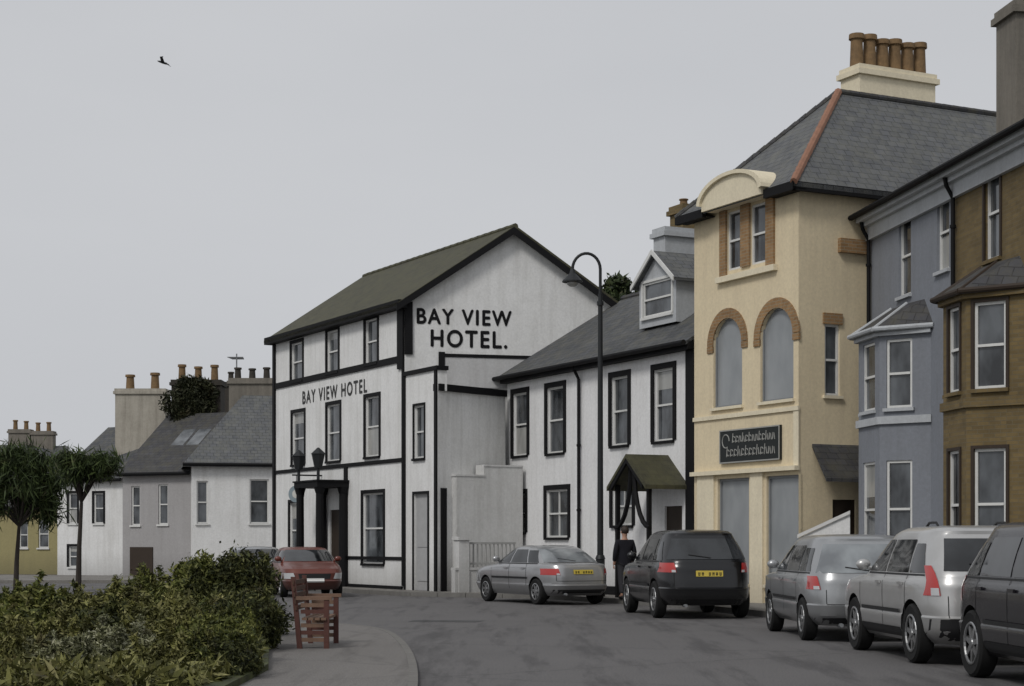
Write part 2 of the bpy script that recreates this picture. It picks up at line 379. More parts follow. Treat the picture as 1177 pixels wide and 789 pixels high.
m.cyl(c-dv*.034,c+dv*.034,.14,n=24); m.build("sign_emblem",LETW,sg)
# hotel annex
af=F((-3.21,52.0),(-2.14,50.04)); as_=F((-2.14,50.04),(-.2,52.25))
annex=empty("hotel_annex",(-2.2,51,0),"white flat-roofed two-storey hotel annex with black coping and stepped side wing","annex")
aw=af.rect(476,488,466,527); ad=(af.t(476),af.t(492),.12,af.z(484,568))
m=M(); wallface(m,af,.01,af.L,0,6.5,[aw,ad]); wallface(m,as_,0,as_.L,0,5.9,[])
m.poly([af.p(.01,5.85),af.p(af.L,5.85),as_.p(as_.L,5.85),(-2.9,52.0,5.85)])
m.box(af,.01,af.L,5.9,6.495,-.3,-.002)
m.build("wall",WHITE,annex)
window(af,aw,annex,sur=BLACK,sw=.06,sill=BLACK)
m=M(); m.box(af,ad[0],ad[1],.12,ad[3],-.12,-.07)
for z in (.4,1.4): m.box(af,ad[0]+.12,ad[1]-.12,z,z+.75,-.069,-.05)
d_=m.build("door",paint("grey_door",(.4,.4,.4)),annex); m=M(); m.ball(af.p(ad[1]-.08,1.15,-.05),.03); m.build("handle",BLACK,d_)
m=M(); m.box(af,-.0,af.L+.05,6.5,6.62,-.33,.06); m.build("coping",BLACK,annex)
m=M(); m.box(as_,.02,as_.L,5.9,6.1,-.2,.08); m.build("coping",BLACK,annex)
band(annex,af,af.L-.15,af.L,.1,6.49,.002,.05); band(annex,as_,.12,.34,.1,3.1,.002,.05); band(annex,af,.01,.09,.1,6.49,.002,.045)
m=M(); m.box(af,ad[0]-.08,ad[0],.1,ad[3]+.08,.002,.03);m.box(af,ad[1],ad[1]+.08,.1,ad[3]+.08,.002,.03);m.box(af,ad[0],ad[1],ad[3],ad[3]+.08,.002,.03)
m.build("door_surround",BLACK,annex)
lf=F((-1.6,50.25),(.32,51.35)); m=M()
m.box(lf,0,.9,0,3.45,-.9,0); m.box(lf,.9,lf.L,0,3.75,-.5,-.004)
m.box(lf,-.03,.93,3.45,3.5,-.9,.02); m.box(lf,.9,lf.L,3.75,3.8,-.5,.018)
m.build("side_wing",WHITED,annex)
gw=F((-1.6,49.0),(.15,49.9)); wallg=empty("garden_wall",(-.7,49.4,0),"low white garden wall with pier and pale railings beside the hotel annex","wall")
m=M(); m.box(gw,0,gw.L,0,.75,-.25,0); m.box(gw,0,gw.L,.75,.82,-.28,.03); m.build("wall",WHITED,wallg)
m=M(); m.box(gw,.1,.42,0,1.6,-.3,.05); m.box(gw,.06,.46,1.6,1.7,-.34,.09); m.build("pier",WHITED,wallg)
m=M(); PALEM=paint("pale_railing_paint",(.36,.36,.35),.6,.4)
for t in np.arange(.5,gw.L,.13): m.cyl(gw.p(t,.8,-.12),gw.p(t,1.5,-.12),.025,n=6)
for z in (.9,1.48): m.box(gw,.45,gw.L,z,z+.06,-.15,-.09)
m.build("railing",PALEM,wallg)
# ---------------------------------------------------------------- WHITE HOUSE
wf=F((-.14,52.6),(4.56,43.1)); bk=-wf.n
wh=empty("white_house",(3.8,50,0),"long white two-storey house with slate roof, dormer and black window surrounds","house")
ZE=6.62; ZR=8.95; HD=3.6
wn=[(590,606,452,524),(629,648,445,521),(703,722,433,512),(752,774,424,507)]
wr=[wf.rect(*w) for w in wn]; gn=[wf.rect(628,653,563,618),wf.rect(704,727,560,604),wf.rect(588,604,568,612)]
pd=(wf.t(764),wf.t(784),.15,2.45)
m=M(); wallface(m,wf,0,wf.L,0,ZE,wr+gn+[pd])
A=wf.p(wf.L,0);C=A+bk*7.2; m.poly([A,C,C+V((0,0,ZE)),A+V((0,0,ZE))]); m.poly([A+V((0,0,ZE)),C+V((0,0,ZE)),A+bk*HD+V((0,0,ZR))])
A2=wf.p(0,0); A3=wf.p(.9,0)+bk*HD; m.poly([A2,A3,A3+V((0,0,ZR)),A2+V((0,0,ZE))]); m.build("wall",WHITE2,wh)
for r in wr: window(wf,r,wh,sur=BLACK,sw=.15,sill=BLACK)
for r in gn: window(wf,r,wh,sur=BLACK,sw=.14,sill=BLACK,mull=1)
s=(ZR-ZE)/HD
m=M(); e1=wf.p(-.25,ZE-.3*s+.08,.3); e2=wf.p(wf.L,ZE-.3*s+.08,.3); k2=wf.p(wf.L,ZR+.08)+bk*HD; k1=wf.p(.75,ZR+.08)+bk*HD
m.slab([e1,e2,k2,k1],.09); b1=wf.p(2.2,ZE)+bk*7.4; b2=wf.p(wf.L,ZE)+bk*7.4; m.slab([k1,k2,b2,b1],.09)
wroof=m.build("roof",SLATE,wh)
m=M()
n_=22
for i in range(n_): m.cyl(k1.lerp(k2,i/n_),k1.lerp(k2,(i+1.02)/n_),.1,.09,8)
m.build("ridge_tile",SLATED,wroof)
m=M(); m.tube([wf.p(-.2,ZE-.15,.36),wf.p(wf.L,ZE-.15,.36)],.07); m.build("gutter",BLACK,wh); m=M(); m.box(wf,0,wf.L,ZE-.3,ZE-.1,.002,.25); m.build("eaves_fascia",BLACK,wh)
band(wh,wf,wf.t(790),wf.L-.01,0.05,ZE-.31,.002,.06)
m=M(); m.box(wf,.02,wf.L-.5,.0,.35,.002,.04); m.build("plinth",BLACK,wh)
downpipe(wh,wf,wf.t(668),.1,ZE-.15)
sb=.75; df=F(tuple((wf.p(0,0)+bk*sb).xy),tuple((wf.p(wf.L,0)+bk*sb).xy))
ta,tb=df.t(735),df.t(777); tm=(ta+tb)/2
ze=df.z(755,322); zp=df.z(755,289); z0=df.z(755,368)
dw=(ta+.2,tb-.2,z0+.12,ze-.02)
dm=M(); wallface(dm,df,ta,tb,z0-.15,ze,[dw],depth=.08); dm.poly([df.p(ta,ze),df.p(tb,ze),df.p(tm,zp-.08)])
for t in (ta,tb): dm.poly([df.p(t,z0-.15),df.p(t,ze),df.p(t,ze,-2.6),df.p(t,z0-.15,-.2)])
dorm=dm.build("dormer",LTRIM,wroof)
window(df,dw,wh,sur=SASH,sw=.07,sill=SASH,mull=0,dep=.07)
m=M()
m.slab([df.p(ta-.15,ze-.08,.15),df.p(tm,zp,.15),df.p(tm,zp,-3.0),df.p(ta-.15,ze-.08,-3.0)],.07)
m.slab([df.p(tb+.15,ze-.08,.15),df.p(tm,zp,.151),df.p(tm,zp,-3.0),df.p(tb+.15,ze-.08,-3.0)],.07)
m.build("dormer_roof",SLATEL,wroof)
m=M()
for p,q in ((df.p(ta-.16,ze-.18,.16),df.p(tm,zp-.1,.16)),(df.p(tm,zp-.1,.161),df.p(tb+.16,ze-.18,.161))):
    nn=df.n; m.hexa([p,q,q+nn*.04,p+nn*.04,p+V((0,0,.13)),q+V((0,0,.13)),q+nn*.04+V((0,0,.13)),p+nn*.04+V((0,0,.13))])
m.build("dormer_barge_board",SASH,wroof)
u2=(bk.x,bk.y)
c=PX(776,47.2); chimney(wroof,(c.x,c.y),u2,1.0,.6,8.0,PZ(264,47.2),LTRIM,0)
c=PX(794,49.5); chimney(wroof,(c.x,c.y),u2,.95,.7,8.0,PZ(238,49.5),BROWN,2,poth=.2)
pt=wf.t(768); m=M(); pw=.85
ez,pz=3.0,3.75
for sgn in (-1,1):
    m.slab([wf.p(pt+sgn*(pw+.12),ez-.05,1.25),wf.p(pt,pz,1.25+sgn*.001),wf.p(pt,pz,.0),wf.p(pt+sgn*(pw+.12),ez-.05,0)],.1)
wp=m.build("porch",SLATEM,wh)
m=M()
for sgn in (-1,1):
    t=pt+sgn*pw*.92
    m.box(wf,t-.05,t+.05,.1,ez,.98,1.08)
    arc=[wf.p(pt+sgn*pw*(1-.9*math.sin(a)) ,1.9+1.55*(1-math.cos(a)),1.05) for a in np.linspace(0,math.pi/2,8)]
    m.tube(arc,.06,6)
    p=wf.p(t,ez-.02,1.18); q=wf.p(pt,pz-.1,1.18); m.hexa([p-V((0,0,.12)),q-V((0,0,.12)),q-V((0,0,.12))+wf.n*.06,p-V((0,0,.12))+wf.n*.06,p,q,q+wf.n*.06,p+wf.n*.06])
m.build("timber_frame",BLACK,wp)
m=M(); m.box(wf,pd[0],pd[1],.15,pd[3],-.12,-.06); dd=m.build("door",DSASH,wh); m=M(); m.ball(wf.p(pd[1]-.1,1.1,-.03),.035); m.build("handle",GREYM,dd)
# ---------------------------------------------------------------- CREAM BUILDING
yf=F((4.5,42.95),(6.44,39.1)); nb=-yf.n
ys=F((6.44,39.1),tuple((yf.p(yf.L,0)+nb*9).xy))
yb=empty("cream_shop_building",(7.5,42.5,0),"tall cream three-storey building with arched windows, shopfront and slate hipped roof","building")
YE=9.68
w1=yf.rect(836,853,243,309); w2=yf.rect(863,882,236,303)
w1=(w1[0],w1[1],min(w1[2],w2[2]),9.42); w2=(w2[0],w2[1],w1[2],w1[3])
a1=yf.rect(820,853,365,468); a2=yf.rect(874,912,355,460); zs_=(a1[2]+a2[2])/2; zt_=(a1[3]+a2[3])/2
a1=(a1[0],a1[1],zs_,zt_); a2=(a2[0],a2[1],zs_,zt_)
sh1=(yf.t(825),yf.t(861),.55,yf.z(843,550)); sh2=(yf.t(881),yf.t(918),.55,sh1[3])
m=M(); wallface(m,yf,0,yf.L,0,YE,[w1,w2,a1,a2,sh1,sh2],depth=.14)
def arch_pts(r,n=12):
    a,b,c,d=r; rad=(b-a)/2; cx=(a+b)/2; spr=d-rad
    return [(cx-rad*math.cos(math.pi*i/n),spr+rad*math.sin(math.pi*i/n)) for i in range(n+1)]
for r in (a1,a2):
    P=arch_pts(r); h=len(P)//2
    for k in range(len(P)-1):
        cn=r[0] if k<h else r[1]
        m.poly([yf.p(cn,r[3],-.001),yf.p(*P[k],-.001),yf.p(*P[k+1],-.001)]); m.poly([yf.p(*P[k]),yf.p(*P[k+1]),yf.p(*P[k+1],-.12),yf.p(*P[k],-.12)])
sw_=(ys.t(948),ys.t(965),ys.z(956,455),ys.z(956,373)); sd=(ys.t(957),ys.t(984),.15,2.5)
wallface(m,ys,0,ys.L,0,YE,[sw_,sd])
A=yf.p(0,0);B=A+nb*9; m.poly([A,B,B+V((0,0,YE)),A+V((0,0,YE))])
m.build("wall",CREAM,yb)
for r in (w1,w2): window(yf,r,yb,sill=None,mull=0,dep=.1,curt=0)
window(ys,sw_,yb,sill=CREAMT,dep=.1)
for r in (a1,a2):
    rad=(r[1]-r[0])/2
    w=window(yf,(r[0],r[1],r[2],r[3]),yb,sill=CREAMT,glass=PANEB,frame=GREYM,midrail=False,dep=.12,fw=.045,name="arched_window")
    cx=(r[0]+r[1])/2; spr=r[3]-rad; n=16; g=M()
    for k in range(n):
        x0,x1=math.pi*k/n,math.pi*(k+.97)/n
        ro=rad+.24; q=lambda rr,aa,o: yf.p(cx-rr*math.cos(aa),spr+rr*math.sin(aa),o)
        g.hexa([q(rad,x0,-.02),q(rad,x1,-.02),q(rad,x1,.03),q(rad,x0,.03),q(ro,x0,-.02),q(ro,x1,-.02),q(ro,x1,.03),q(ro,x0,.03)])
    for sg in (-1,1):
        xx=cx+sg*(rad+.12); g.box(yf,xx-.12,xx+.12,spr-.16,spr-.01,-.02,.035)
    g.build("arch_surround",ORANGE,w)
m=M(); x0,x1=yf.t(829),yf.t(891); bt=YE-.2
m.box(yf,x0,w1[0],w1[2]-.12,bt,.002,.06); m.box(yf,w1[1],w2[0],w1[2],bt,.002,.06); m.box(yf,w2[1],x1,w1[2]-.12,bt,.002,.06)
m.build("brick_surround",ORANGE,yb)
m=M(); m.box(yf,x0-.1,x1+.1,w1[2]-.26,w1[2]-.12,.002,.12); m.build("sill",CREAMT,yb)
pc_=(yf.t(823),yf.t(892)); cx=(pc_[0]+pc_[1])/2; rd=(pc_[1]-pc_[0])/2; zb_=YE-.2; zt=yf.z(857,203)
P=[(cx-rd,zb_)]+[(cx-rd*math.cos(math.pi*i/20),zb_+.12+(zt-zb_-.12)*math.sin(math.pi*i/20)) for i in range(21)]+[(cx+rd,zb_)]
m=M(); m.prism([yf.p(*p,-1.0) for p in P],[yf.p(*p,.42) for p in P]); m.build("curved_pediment",CREAMT,yb)
m=M()
Q=P[1:-1]
for i in range(len(Q)-1):
    (p0,q0),(p1,q1)=Q[i],Q[i+1]; ki,ko=.99,1.09
    gg=lambda p,q,k,add: (cx+(p-cx)*k,zb_+(q-zb_)*k+add)
    A0,A1,B1_,B0_=gg(p0,q0,ki,0),gg(p1,q1,ki,0),gg(p1,q1,ko,.02),gg(p0,q0,ko,.02)
    m.hexa([yf.p(*A0,-1),yf.p(*A1,-1),yf.p(*B1_,-1),yf.p(*B0_,-1),yf.p(*A0,.5),yf.p(*A1,.5),yf.p(*B1_,.5),yf.p(*B0_,.5)])
m.build("pediment_moulding",CREAMT,yb)
zf=sh1[3]+.1
def part(name,mat,parent,f,*a):
    m=M(); m.box(f,*a); return m.build(name,mat,parent)
part("shop_cornice",CREAMT,yb,yf,0,yf.L+.04,zf,zf+.1,.002,.14)
for px1,px2 in ((803,822),(864,878)): part("pilaster",CREAMT,yb,yf,yf.t(px1),yf.t(px2),.1,zf,.002,.05)
zk=zs_-.28; part("string_course",CREAMT,yb,yf,.0,yf.L+.04,zk,zk+.1,.002,.05)
part("corner_pilaster",CREAMT,yb,yf,yf.L-.16,yf.L+.03,zf+.1,zk,.002,.03)
for r in (sh1,sh2): window(yf,r,yb,sill=CREAMT,frame=GREYM,glass=PANEB,midrail=False,dep=.12,name="shop_window",mull=0)
part("door",DSASH,yb,ys,sd[0],sd[1],.15,sd[3],-.12,-.06)
part("brick_lintel",ORANGE,yb,ys,sw_[0]-.06,sw_[1]+.06,sw_[3],sw_[3]+.25,.002,.05); part("brick_corbel",ORANGE,yb,ys,ys.t(963),ys.t(1004),ys.z(980,292),ys.z(980,276),.002,.12)
m=M(); xa,xb=ys.t(925),ys.t(992); m.slab([ys.p(xa,2.95,.8),ys.p(xb,2.95,.8),ys.p(xb,3.75,.0),ys.p(xa+.2,3.75,.0)],.08); m.build("lean_to_roof",SLATED,yb)
r=yf.rect(830,899,492,531); m=M(); m.box(yf,r[0],r[1],r[2],r[3],.004,.07); sgn_=m.build("shop_sign",SIGNP,yb)
m=M(); random.seed(3)
def stroke(pts,w=.022): m.tube([yf.p(r[0]+(r[1]-r[0])*x,r[2]+(r[3]-r[2])*y,.075) for x,y in pts],w*.5,5)
for (xs,xe,yc,am) in ((.22,.94,.70,.10),(.12,.94,.30,.11)):
    N_=13
    for j in range(N_):          # dense run of illegible script letters: stems, bowls and links
        x0_=xs+(xe-xs)*j/N_; ww=(xe-xs)/N_; kind=random.randint(0,3); tall=1.8 if j%5 in (0,3) else 1
        stroke([(x0_+ww*.1,yc-am),(x0_+ww*.28,yc+am*tall)],.026)
        if kind<2: stroke([(x0_+ww*(.5+.34*math.cos(a)),yc+am*(.05+.85*math.sin(a))) for a in np.linspace(.4,5.6,9)],.022)
        elif kind==2: stroke([(x0_+ww*.25,yc+am*.4),(x0_+ww*.55,yc+am*.9),(x0_+ww*.7,yc-am*.9),(x0_+ww*.95,yc-am*.6)],.022)
        else: stroke([(x0_+ww*.2,yc-am*.8),(x0_+ww*.6,yc+am*.8),(x0_+ww*.75,yc-am)],.022)
stroke([(.11+.06*math.cos(a),.66+.2*math.sin(a)) for a in np.linspace(0,5.2,16)],.026)
o=m.build("script_lettering",LETG,sgn_); o["kind"]="stuff"
m=M()
for q_ in ((r[0],r[1],r[2],r[2]+.03),(r[0],r[1],r[3]-.03,r[3]),(r[0],r[0]+.03,r[2]+.03,r[3]-.03),(r[1]-.03,r[1],r[2]+.03,r[3]-.03)): m.box(yf,*q_,.0705,.082)
m.build("sign_border",LETG,sgn_)
E=(yf.p(yf.L/2,0)+nb*2.6); E=V((E.x+.12,E.y,12.45)); Ee=V((E.x,E.y,0))+nb*5.2; Ee.z=12.45
ov=.35; s0=YE+.02
cA=yf.p(-.3,s0-.15,ov); cB=yf.p(yf.L+.3,s0-.15,ov); cC=cB+nb*8; cD=cA+nb*8
m=M(); m.slab([cA,cB,E],.1); m.slab([cB,cC,Ee,E],.1); m.slab([cA,E,Ee,cD],.1); m.slab([cC,cD,Ee],.1)
yroof=m.build("roof",SLATEL,yb)
m=M(); n_=16
for i in range(n_): m.cyl(cB.lerp(E,i/n_),cB.lerp(E,(i+1.02)/n_),.085,.10,8)
m.build("terracotta_hip_tile",TERRA,yroof)
m=M()
for i in range(n_): m.cyl(cA.lerp(E,i/n_),cA.lerp(E,(i+1.02)/n_),.07,.085,8)
m.build("hip_tile",SLATED,yroof); m=M()
for i in range(n_): m.cyl(E.lerp(Ee,i/n_),E.lerp(Ee,(i+1.02)/n_),.09,.085,8)
m.build("ridge_tile",SLATED,yroof)
for ga,gb in ((-.3,pc_[0]-.03),(pc_[1]+.03,yf.L+.3)):
    m=M(); m.box(yf,ga,gb,s0-.33,s0-.13,ov-.08,ov+.03); m.box(yf,ga,gb,s0-.3,s0-.27,.005,ov-.08); m.build("eaves_gutter",BLACK,yb)
m=M(); g2=yf.p(yf.L+.3,s0-.33,ov+.02); g3=g2+nb*3.0
m.hexa([g2,g3,g3-yf.u*.1,g2-yf.u*.1]+[p+V((0,0,.2)) for p in (g2,g3,g3-yf.u*.1,g2-yf.u*.1)]); m.build("eaves_gutter",BLACK,yb)
cc=PX(1021,43.3)
chimney(yroof,(cc.x,cc.y),(nb.x,nb.y),2.35,.75,11.2,PZ(84,43.3),CREAMT,6,potm=POT,poth=.82,potr=.17)
# ---------------------------------------------------------------- BLUE + BROWN TERRACE
ub=V((.142,-.99,0)).normalized(); B0=V((8.17,39.7,0)); B1=B0+ub*4.88; B2=B0+ub*10.2
def terrace(name,label,p0,p1,wall,trim,upper,bay,bayroofz,bz,lowz,strz,lint,corn):
    f=F(p0.xy,p1.xy); root=empty(name,(p0+p1)/2-f.n*2,label,"house")
    root.location.z=0; WO[root.name]=V((root.location.x,root.location.y,0))
    ZC=8.9
    ups=[(f.t(x1),f.t(x2),f.z((x1+x2)/2,y2),f.z((x1+x2)/2,y1)) for x1,x2,y1,y2 in upper]
    ba,bf1,bf2,bb,proj=bay
    m=M(); wallface(m,f,0,f.L,0,ZC,ups)
    dvec=-f.n*8; A=f.p(0,0);B=f.p(f.L,0)
    for p,q in ((A,A+dvec),(B,B+dvec),(A+dvec,B+dvec)): m.poly([p,q,q+V((0,0,ZC)),p+V((0,0,ZC))])
    for p in (A,B): m.poly([p+V((0,0,ZC)),p+dvec+V((0,0,ZC)),p+dvec*.5+V((0,0,ZC+2.2))])
    m.build("wall",wall,root)
    for r in ups: window(f,r,root,sill=trim,sur=lint,sw=.07)
    m=M(); m.box(f,-.02,f.L,ZC-.5,ZC-.2,.002,.1); m.box(f,-.03,f.L,ZC-.2,ZC-.1,.002,.2); m.box(f,-.05,f.L,ZC-.1,ZC+.04,.002,.32)
    m.build("cornice",corn,root)
    m=M(); e0=f.p(-.15,ZC+.06,.4);e1=f.p(f.L,ZC+.06,.4); r1=f.p(f.L,ZC+2.25,-4);r0=f.p(-.15,ZC+2.25,-4); b0=f.p(-.15,ZC,-8.2);b1=f.p(f.L,ZC,-8.2)
    m.slab([e0,e1,r1,r0],.09); m.slab([r0,r1,b1,b0],.09); rf=m.build("roof",SLATED,root)
    m=M(); m.tube([f.p(-.15,ZC+.03,.44),f.p(f.L,ZC+.03,.44)],.06); m.build("gutter",BLACK,root)
    q=[f.p(ba,0),f.p(bf1,0,proj),f.p(bf2,0,proj),f.p(bb,0)]
    fs=[F(q[i].xy,q[i+1].xy) for i in range(3)]
    bm_=M(); top=bayroofz; wins=[]
    for i,ff in enumerate(fs):
        lo,hi=((.14,ff.L-.14),(.28,ff.L-.28),(.16,ff.L-.42))[i]
        hs=[(lo,hi,*bz),(lo,hi,*lowz)]
        wallface(bm_,ff,0,ff.L,0,top,hs,depth=.1); wins+=[(ff,h) for h in hs]
    bo=bm_.build("bay",wall,root)
    for ff,h in wins: window(ff,h,root,sill=trim,dep=.09,sur=lint,sw=.06)
    for nm,z1,z2,oo in (("string_course",strz-.08,strz+.08,.06),("bay_cornice",top-.12,top+.02,.1)):
        m=M()
        for i,ff in enumerate(fs): m.box(ff,-.03,ff.L+.03,z1,z2,.002+.0015*i,oo+.001*i)
        m.build(nm,trim,root)
    m=M(); o=.18; P=[f.p(ba-.15,top+.02,.0),f.p(bf1-.1,top+.02,proj+o),f.p(bf2+.1,top+.02,proj+o),f.p(bb+.15,top+.02,0)]
    R=[f.p(ba+.35,top+.62,0),f.p(bf1+.2,top+.62,.12),f.p(bf2-.2,top+.62,.12),f.p(bb-.35,top+.62,0)]
    for i in range(3): m.slab([P[i],P[i+1],R[i+1],R[i]],.06)
    m.slab([R[0],R[1],R[2],R[3]],.06)
    m.build("bay_roof",SLATED,root)
    m=M()
    for i in range(3): m.cyl(P[i],P[i+1],.055,n=8)
    for i in (1,2): m.cyl(P[i],R[i],.04,n=8)
    m.build("bay_gutter",lint if lint else LTRIM,root)
    return f,root,rf
fb,blue,_=terrace("blue_terraced_house","blue-grey rendered terraced house with canted bay window and pale cornice",B0,B1,BLUE,LTRIM,
   [(1033,1047,248,340),(1077,1091,222,311)],(.9,1.5,2.8,3.65,.8),6.0,(4.35,5.8),(1.2,3.25),4.1,None,LTRIM)
fr,brown,brf=terrace("brick_terraced_house","tan brick terraced house with canted bay window and slate bay roof",B1+ub*.002,B2,BROWN,BROWN,
   [(1132,1150,190,298)],(.8,1.4,2.5,3.4,.8),6.15,(4.35,5.95),(1.2,3.25),4.1,DSASH,LTRIM)
downpipe(blue,fb,.12,.1,8.8); downpipe(brown,fr,.12,.1,8.8)
c=PX(1151,33.6); chimney(brf,(c.x+.98,c.y+.1),(1,.14),1.8,.9,9.0,PZ(8,33.6),STONED,3)
lw=empty("garden_wall",(7,34,0),"low white rendered garden wall along the pavement","wall")
f=F((6.75,38.2),(7.28,30.5)); m=M(); m.box(f,0,f.L,.1,.95,-.2,0); m.box(f,-.03,f.L+.03,.95,1.03,-.23,.03); m.build("wall",WHITE,lw)
sp=empty("stair_parapet",(7.0,38.5,0),"white sloping parapet wall beside entrance steps","wall")
f=F((6.35,38.55),(7.45,38.35)); m=M(); m.hexa([f.p(0,.1,-.15),f.p(f.L,.1,-.15),f.p(f.L,.1,0),f.p(0,.1,0),f.p(0,1.62,-.15),f.p(f.L,2.15,-.15),f.p(f.L,2.15,0),f.p(0,1.62,0)]); m.build("wall",WHITE,sp)
m=M(); m.hexa([f.p(-.03,1.62,-.2),f.p(f.L,2.15,-.2),f.p(f.L,2.15,.05),f.p(-.03,1.62,.05),f.p(-.03,1.7,-.2),f.p(f.L,2.23,-.2),f.p(f.L,2.23,.05),f.p(-.03,1.7,.05)]); m.build("coping",SASH,sp)
# ---------------------------------------------------------------- FOLIAGE HELPERS
def leaves(name,blobs,n,size,mat,parent=None,origin=(0,0,0),elong=1.6,droop=0,shell=.55,jit=.12,width=.5):
    vol=np.array([b[3]**2 for b in blobs]); idx=np.random.choice(len(blobs),n,p=vol/vol.sum())
    bl=np.array(blobs,dtype=float)
    d=np.random.normal(size=(n,3)); d/=np.linalg.norm(d,axis=1)[:,None]
    rr=(shell+(1-shell)*np.random.rand(n)**.6)*(1+jit*np.random.randn(n))
    C=bl[idx,:3]+d*(rr*bl[idx,3])[:,None]*bl[idx,4:7]
    C=C[C[:,2]>.03]; n=len(C)
    a=np.random.normal(size=(n,3)); a[:,2]-=droop; a/=np.linalg.norm(a,axis=1)[:,None]
    b=np.cross(a,np.random.normal(size=(n,3))); b/=np.linalg.norm(b,axis=1)[:,None]
    s=(size*(.4+np.random.rand(n)**1.5*1.3))[:,None]
    V4=np.stack([C-a*s*elong,C+b*s*width,C+a*s*elong,C-b*s*width],axis=1).reshape(-1,3)-np.array(origin)
    me=bpy.data.meshes.new(name); me.vertices.add(4*n); me.vertices.foreach_set("co",V4.ravel())
    me.loops.add(4*n); me.loops.foreach_set("vertex_index",np.arange(4*n,dtype=np.int32))
    me.polygons.add(n); me.polygons.foreach_set("loop_start",np.arange(0,4*n,4,dtype=np.int32)); me.polygons.foreach_set("loop_total",np.full(n,4,dtype=np.int32))
    me.update(calc_edges=True); me.materials.append(mat)
    o=bpy.data.objects.new(name,me); scene.collection.objects.link(o)
    if parent is not None: o.parent=parent; o.location=V(origin)-WO[parent.name]
    else: o.location=origin
    WO[o.name]=V(origin); return o
LDARK=leafmat("dark_shrub_leaves",[(.02,.025,.010),(.04,.048,.016),(.075,.082,.027),(.15,.15,.06)])
LMID=leafmat("mid_shrub_leaves",[(.035,.045,.012),(.075,.088,.022),(.14,.15,.04),(.24,.24,.09)])
LOLIVE=leafmat("olive_shrub_leaves",[(.05,.052,.017),(.11,.11,.035),(.19,.185,.065),(.30,.28,.14)])
LPALE=leafmat("pale_leaves",[(.08,.085,.045),(.14,.145,.08),(.23,.23,.15),(.42,.41,.34)])
LTREE=leafmat("tree_leaves",[(.022,.034,.014),(.045,.068,.022),(.08,.11,.04)])
LTREED=leafmat("dark_tree_leaves",[(.02,.03,.014),(.035,.05,.02),(.06,.08,.03)])
LIVY=leafmat("ivy_leaves",[(.018,.022,.012),(.035,.04,.02),(.05,.05,.03)])
BARK=paint("bark",(.04,.032,.025),.9,.6)
# ---------------------------------------------------------------- DISTANT HOUSES
def far_house(name,label,pa,da,pb,db,eave,ridge,depth,wall,roofm,wins,hipL=False,hipR=False,sur=None):
    a=PX(pa,da);b=PX(pb,db); f=F(a.xy,b.xy); root=empty(name,((a.x+b.x)/2,(a.y+b.y)/2+depth/2,0),label,"house")
    rs=[f.rect(*w) for w in wins]
    m=M(); wallface(m,f,0,f.L,0,eave,list(rs)); dv=-f.n*depth
    A=f.p(0,0);B=f.p(f.L,0)
    for p,q in ((A,A+dv),(B,B+dv),(A+dv,B+dv)): m.poly([p,q,q+V((0,0,eave)),p+V((0,0,eave))])
    if not hipL: m.poly([A+V((0,0,eave)),A+dv+V((0,0,eave)),A+dv*.5+V((0,0,ridge))])
    if not hipR: m.poly([B+V((0,0,eave)),B+dv+V((0,0,eave)),B+dv*.5+V((0,0,ridge))])
    m.build("wall",wall,root)
    for r in rs: window(f,r,root,sur=sur,sw=.1,sill=SASH,fw=.06,curt=.2)
    o=.3; hl=depth*.35 if hipL else -.15; hr_=depth*.35 if hipR else -.15
    e=[f.p(-o*(hipL) -.1,eave-.08,o),f.p(f.L+o*hipR+.1,eave-.08,o),f.p(f.L+o*hipR+.1,eave-.08,-depth-o),f.p(-o*hipL-.1,eave-.08,-depth-o)]
    R0=f.p(hl,ridge+.05,-depth/2);R1=f.p(f.L-hr_,ridge+.05,-depth/2)
    m=M(); m.slab([e[0],e[1],R1,R0],.1); m.slab([e[2],e[3],R0,R1],.1)
    if hipL: m.slab([e[3],e[0],R0],.1)
    if hipR: m.slab([e[1],e[2],R1],.1)
    rf=m.build("roof",roofm,root)
    m=M(); m.tube([e[0],e[1]],.07); m.build("gutter",BLACK,root)
    return f,root,rf
f,r,rf=far_house("white_corner_house","white cottage with hipped slate roof at the street corner",221,72,350,73,4.85,7.9,6.5,WHITE,SLATEL,[(226,239,553,602),(287,309,551,602)],hipL=True)
c=PX(290,76.6); chimney(rf,(c.x,c.y),(1,0),1.9,1.0,6.5,PZ(436,76.6),STONED,3,potm=SOOT,poth=.5,potr=.15)
m=M(); c=PX(272,77.3); m.cyl((c.x,c.y,7),(c.x,c.y,PZ(406,77)),.03)
for k in range(5): m.cyl((c.x-.35+.02*k,c.y-.4+.2*k,PZ(411,77)),(c.x+.35-.02*k,c.y-.4+.2*k,PZ(411,77)),.02,n=5)
m.build("aerial",GREYM,rf)
f,r,rf=far_house("grey_cottage","grey rendered cottage with slate roof and two skylights",141,75,220,73.5,4.55,7.25,7,GREYW,SLATED,[(151,161,559,604),(182,193,557,603)])
sl=(7.3-4.47)/3.8
def onroof(t,o): return f.p(t,4.66+o*sl,-o+.05)
for t0 in (1.45,2.25):
    m=M(); m.slab([onroof(t0,1.5),onroof(t0+.65,1.5),onroof(t0+.65,2.5),onroof(t0,2.5)],.02); m.build("skylight",SKYL,rf)
part("door",DSASH,r,f,f.t(150),f.t(176),.1,1.35,.002,.05)
c=PX(164,80.5); chimney(rf,(c.x,c.y),(1,0),2.3,1.1,5.0,PZ(448,80.5),STONE,2,poth=.75,potr=.2)
c=PX(228,78.5); st=chimney(rf,(c.x,c.y),(1,0),2.2,1.2,5.0,PZ(438,78.5),SOOT,3,poth=.7,potr=.17)
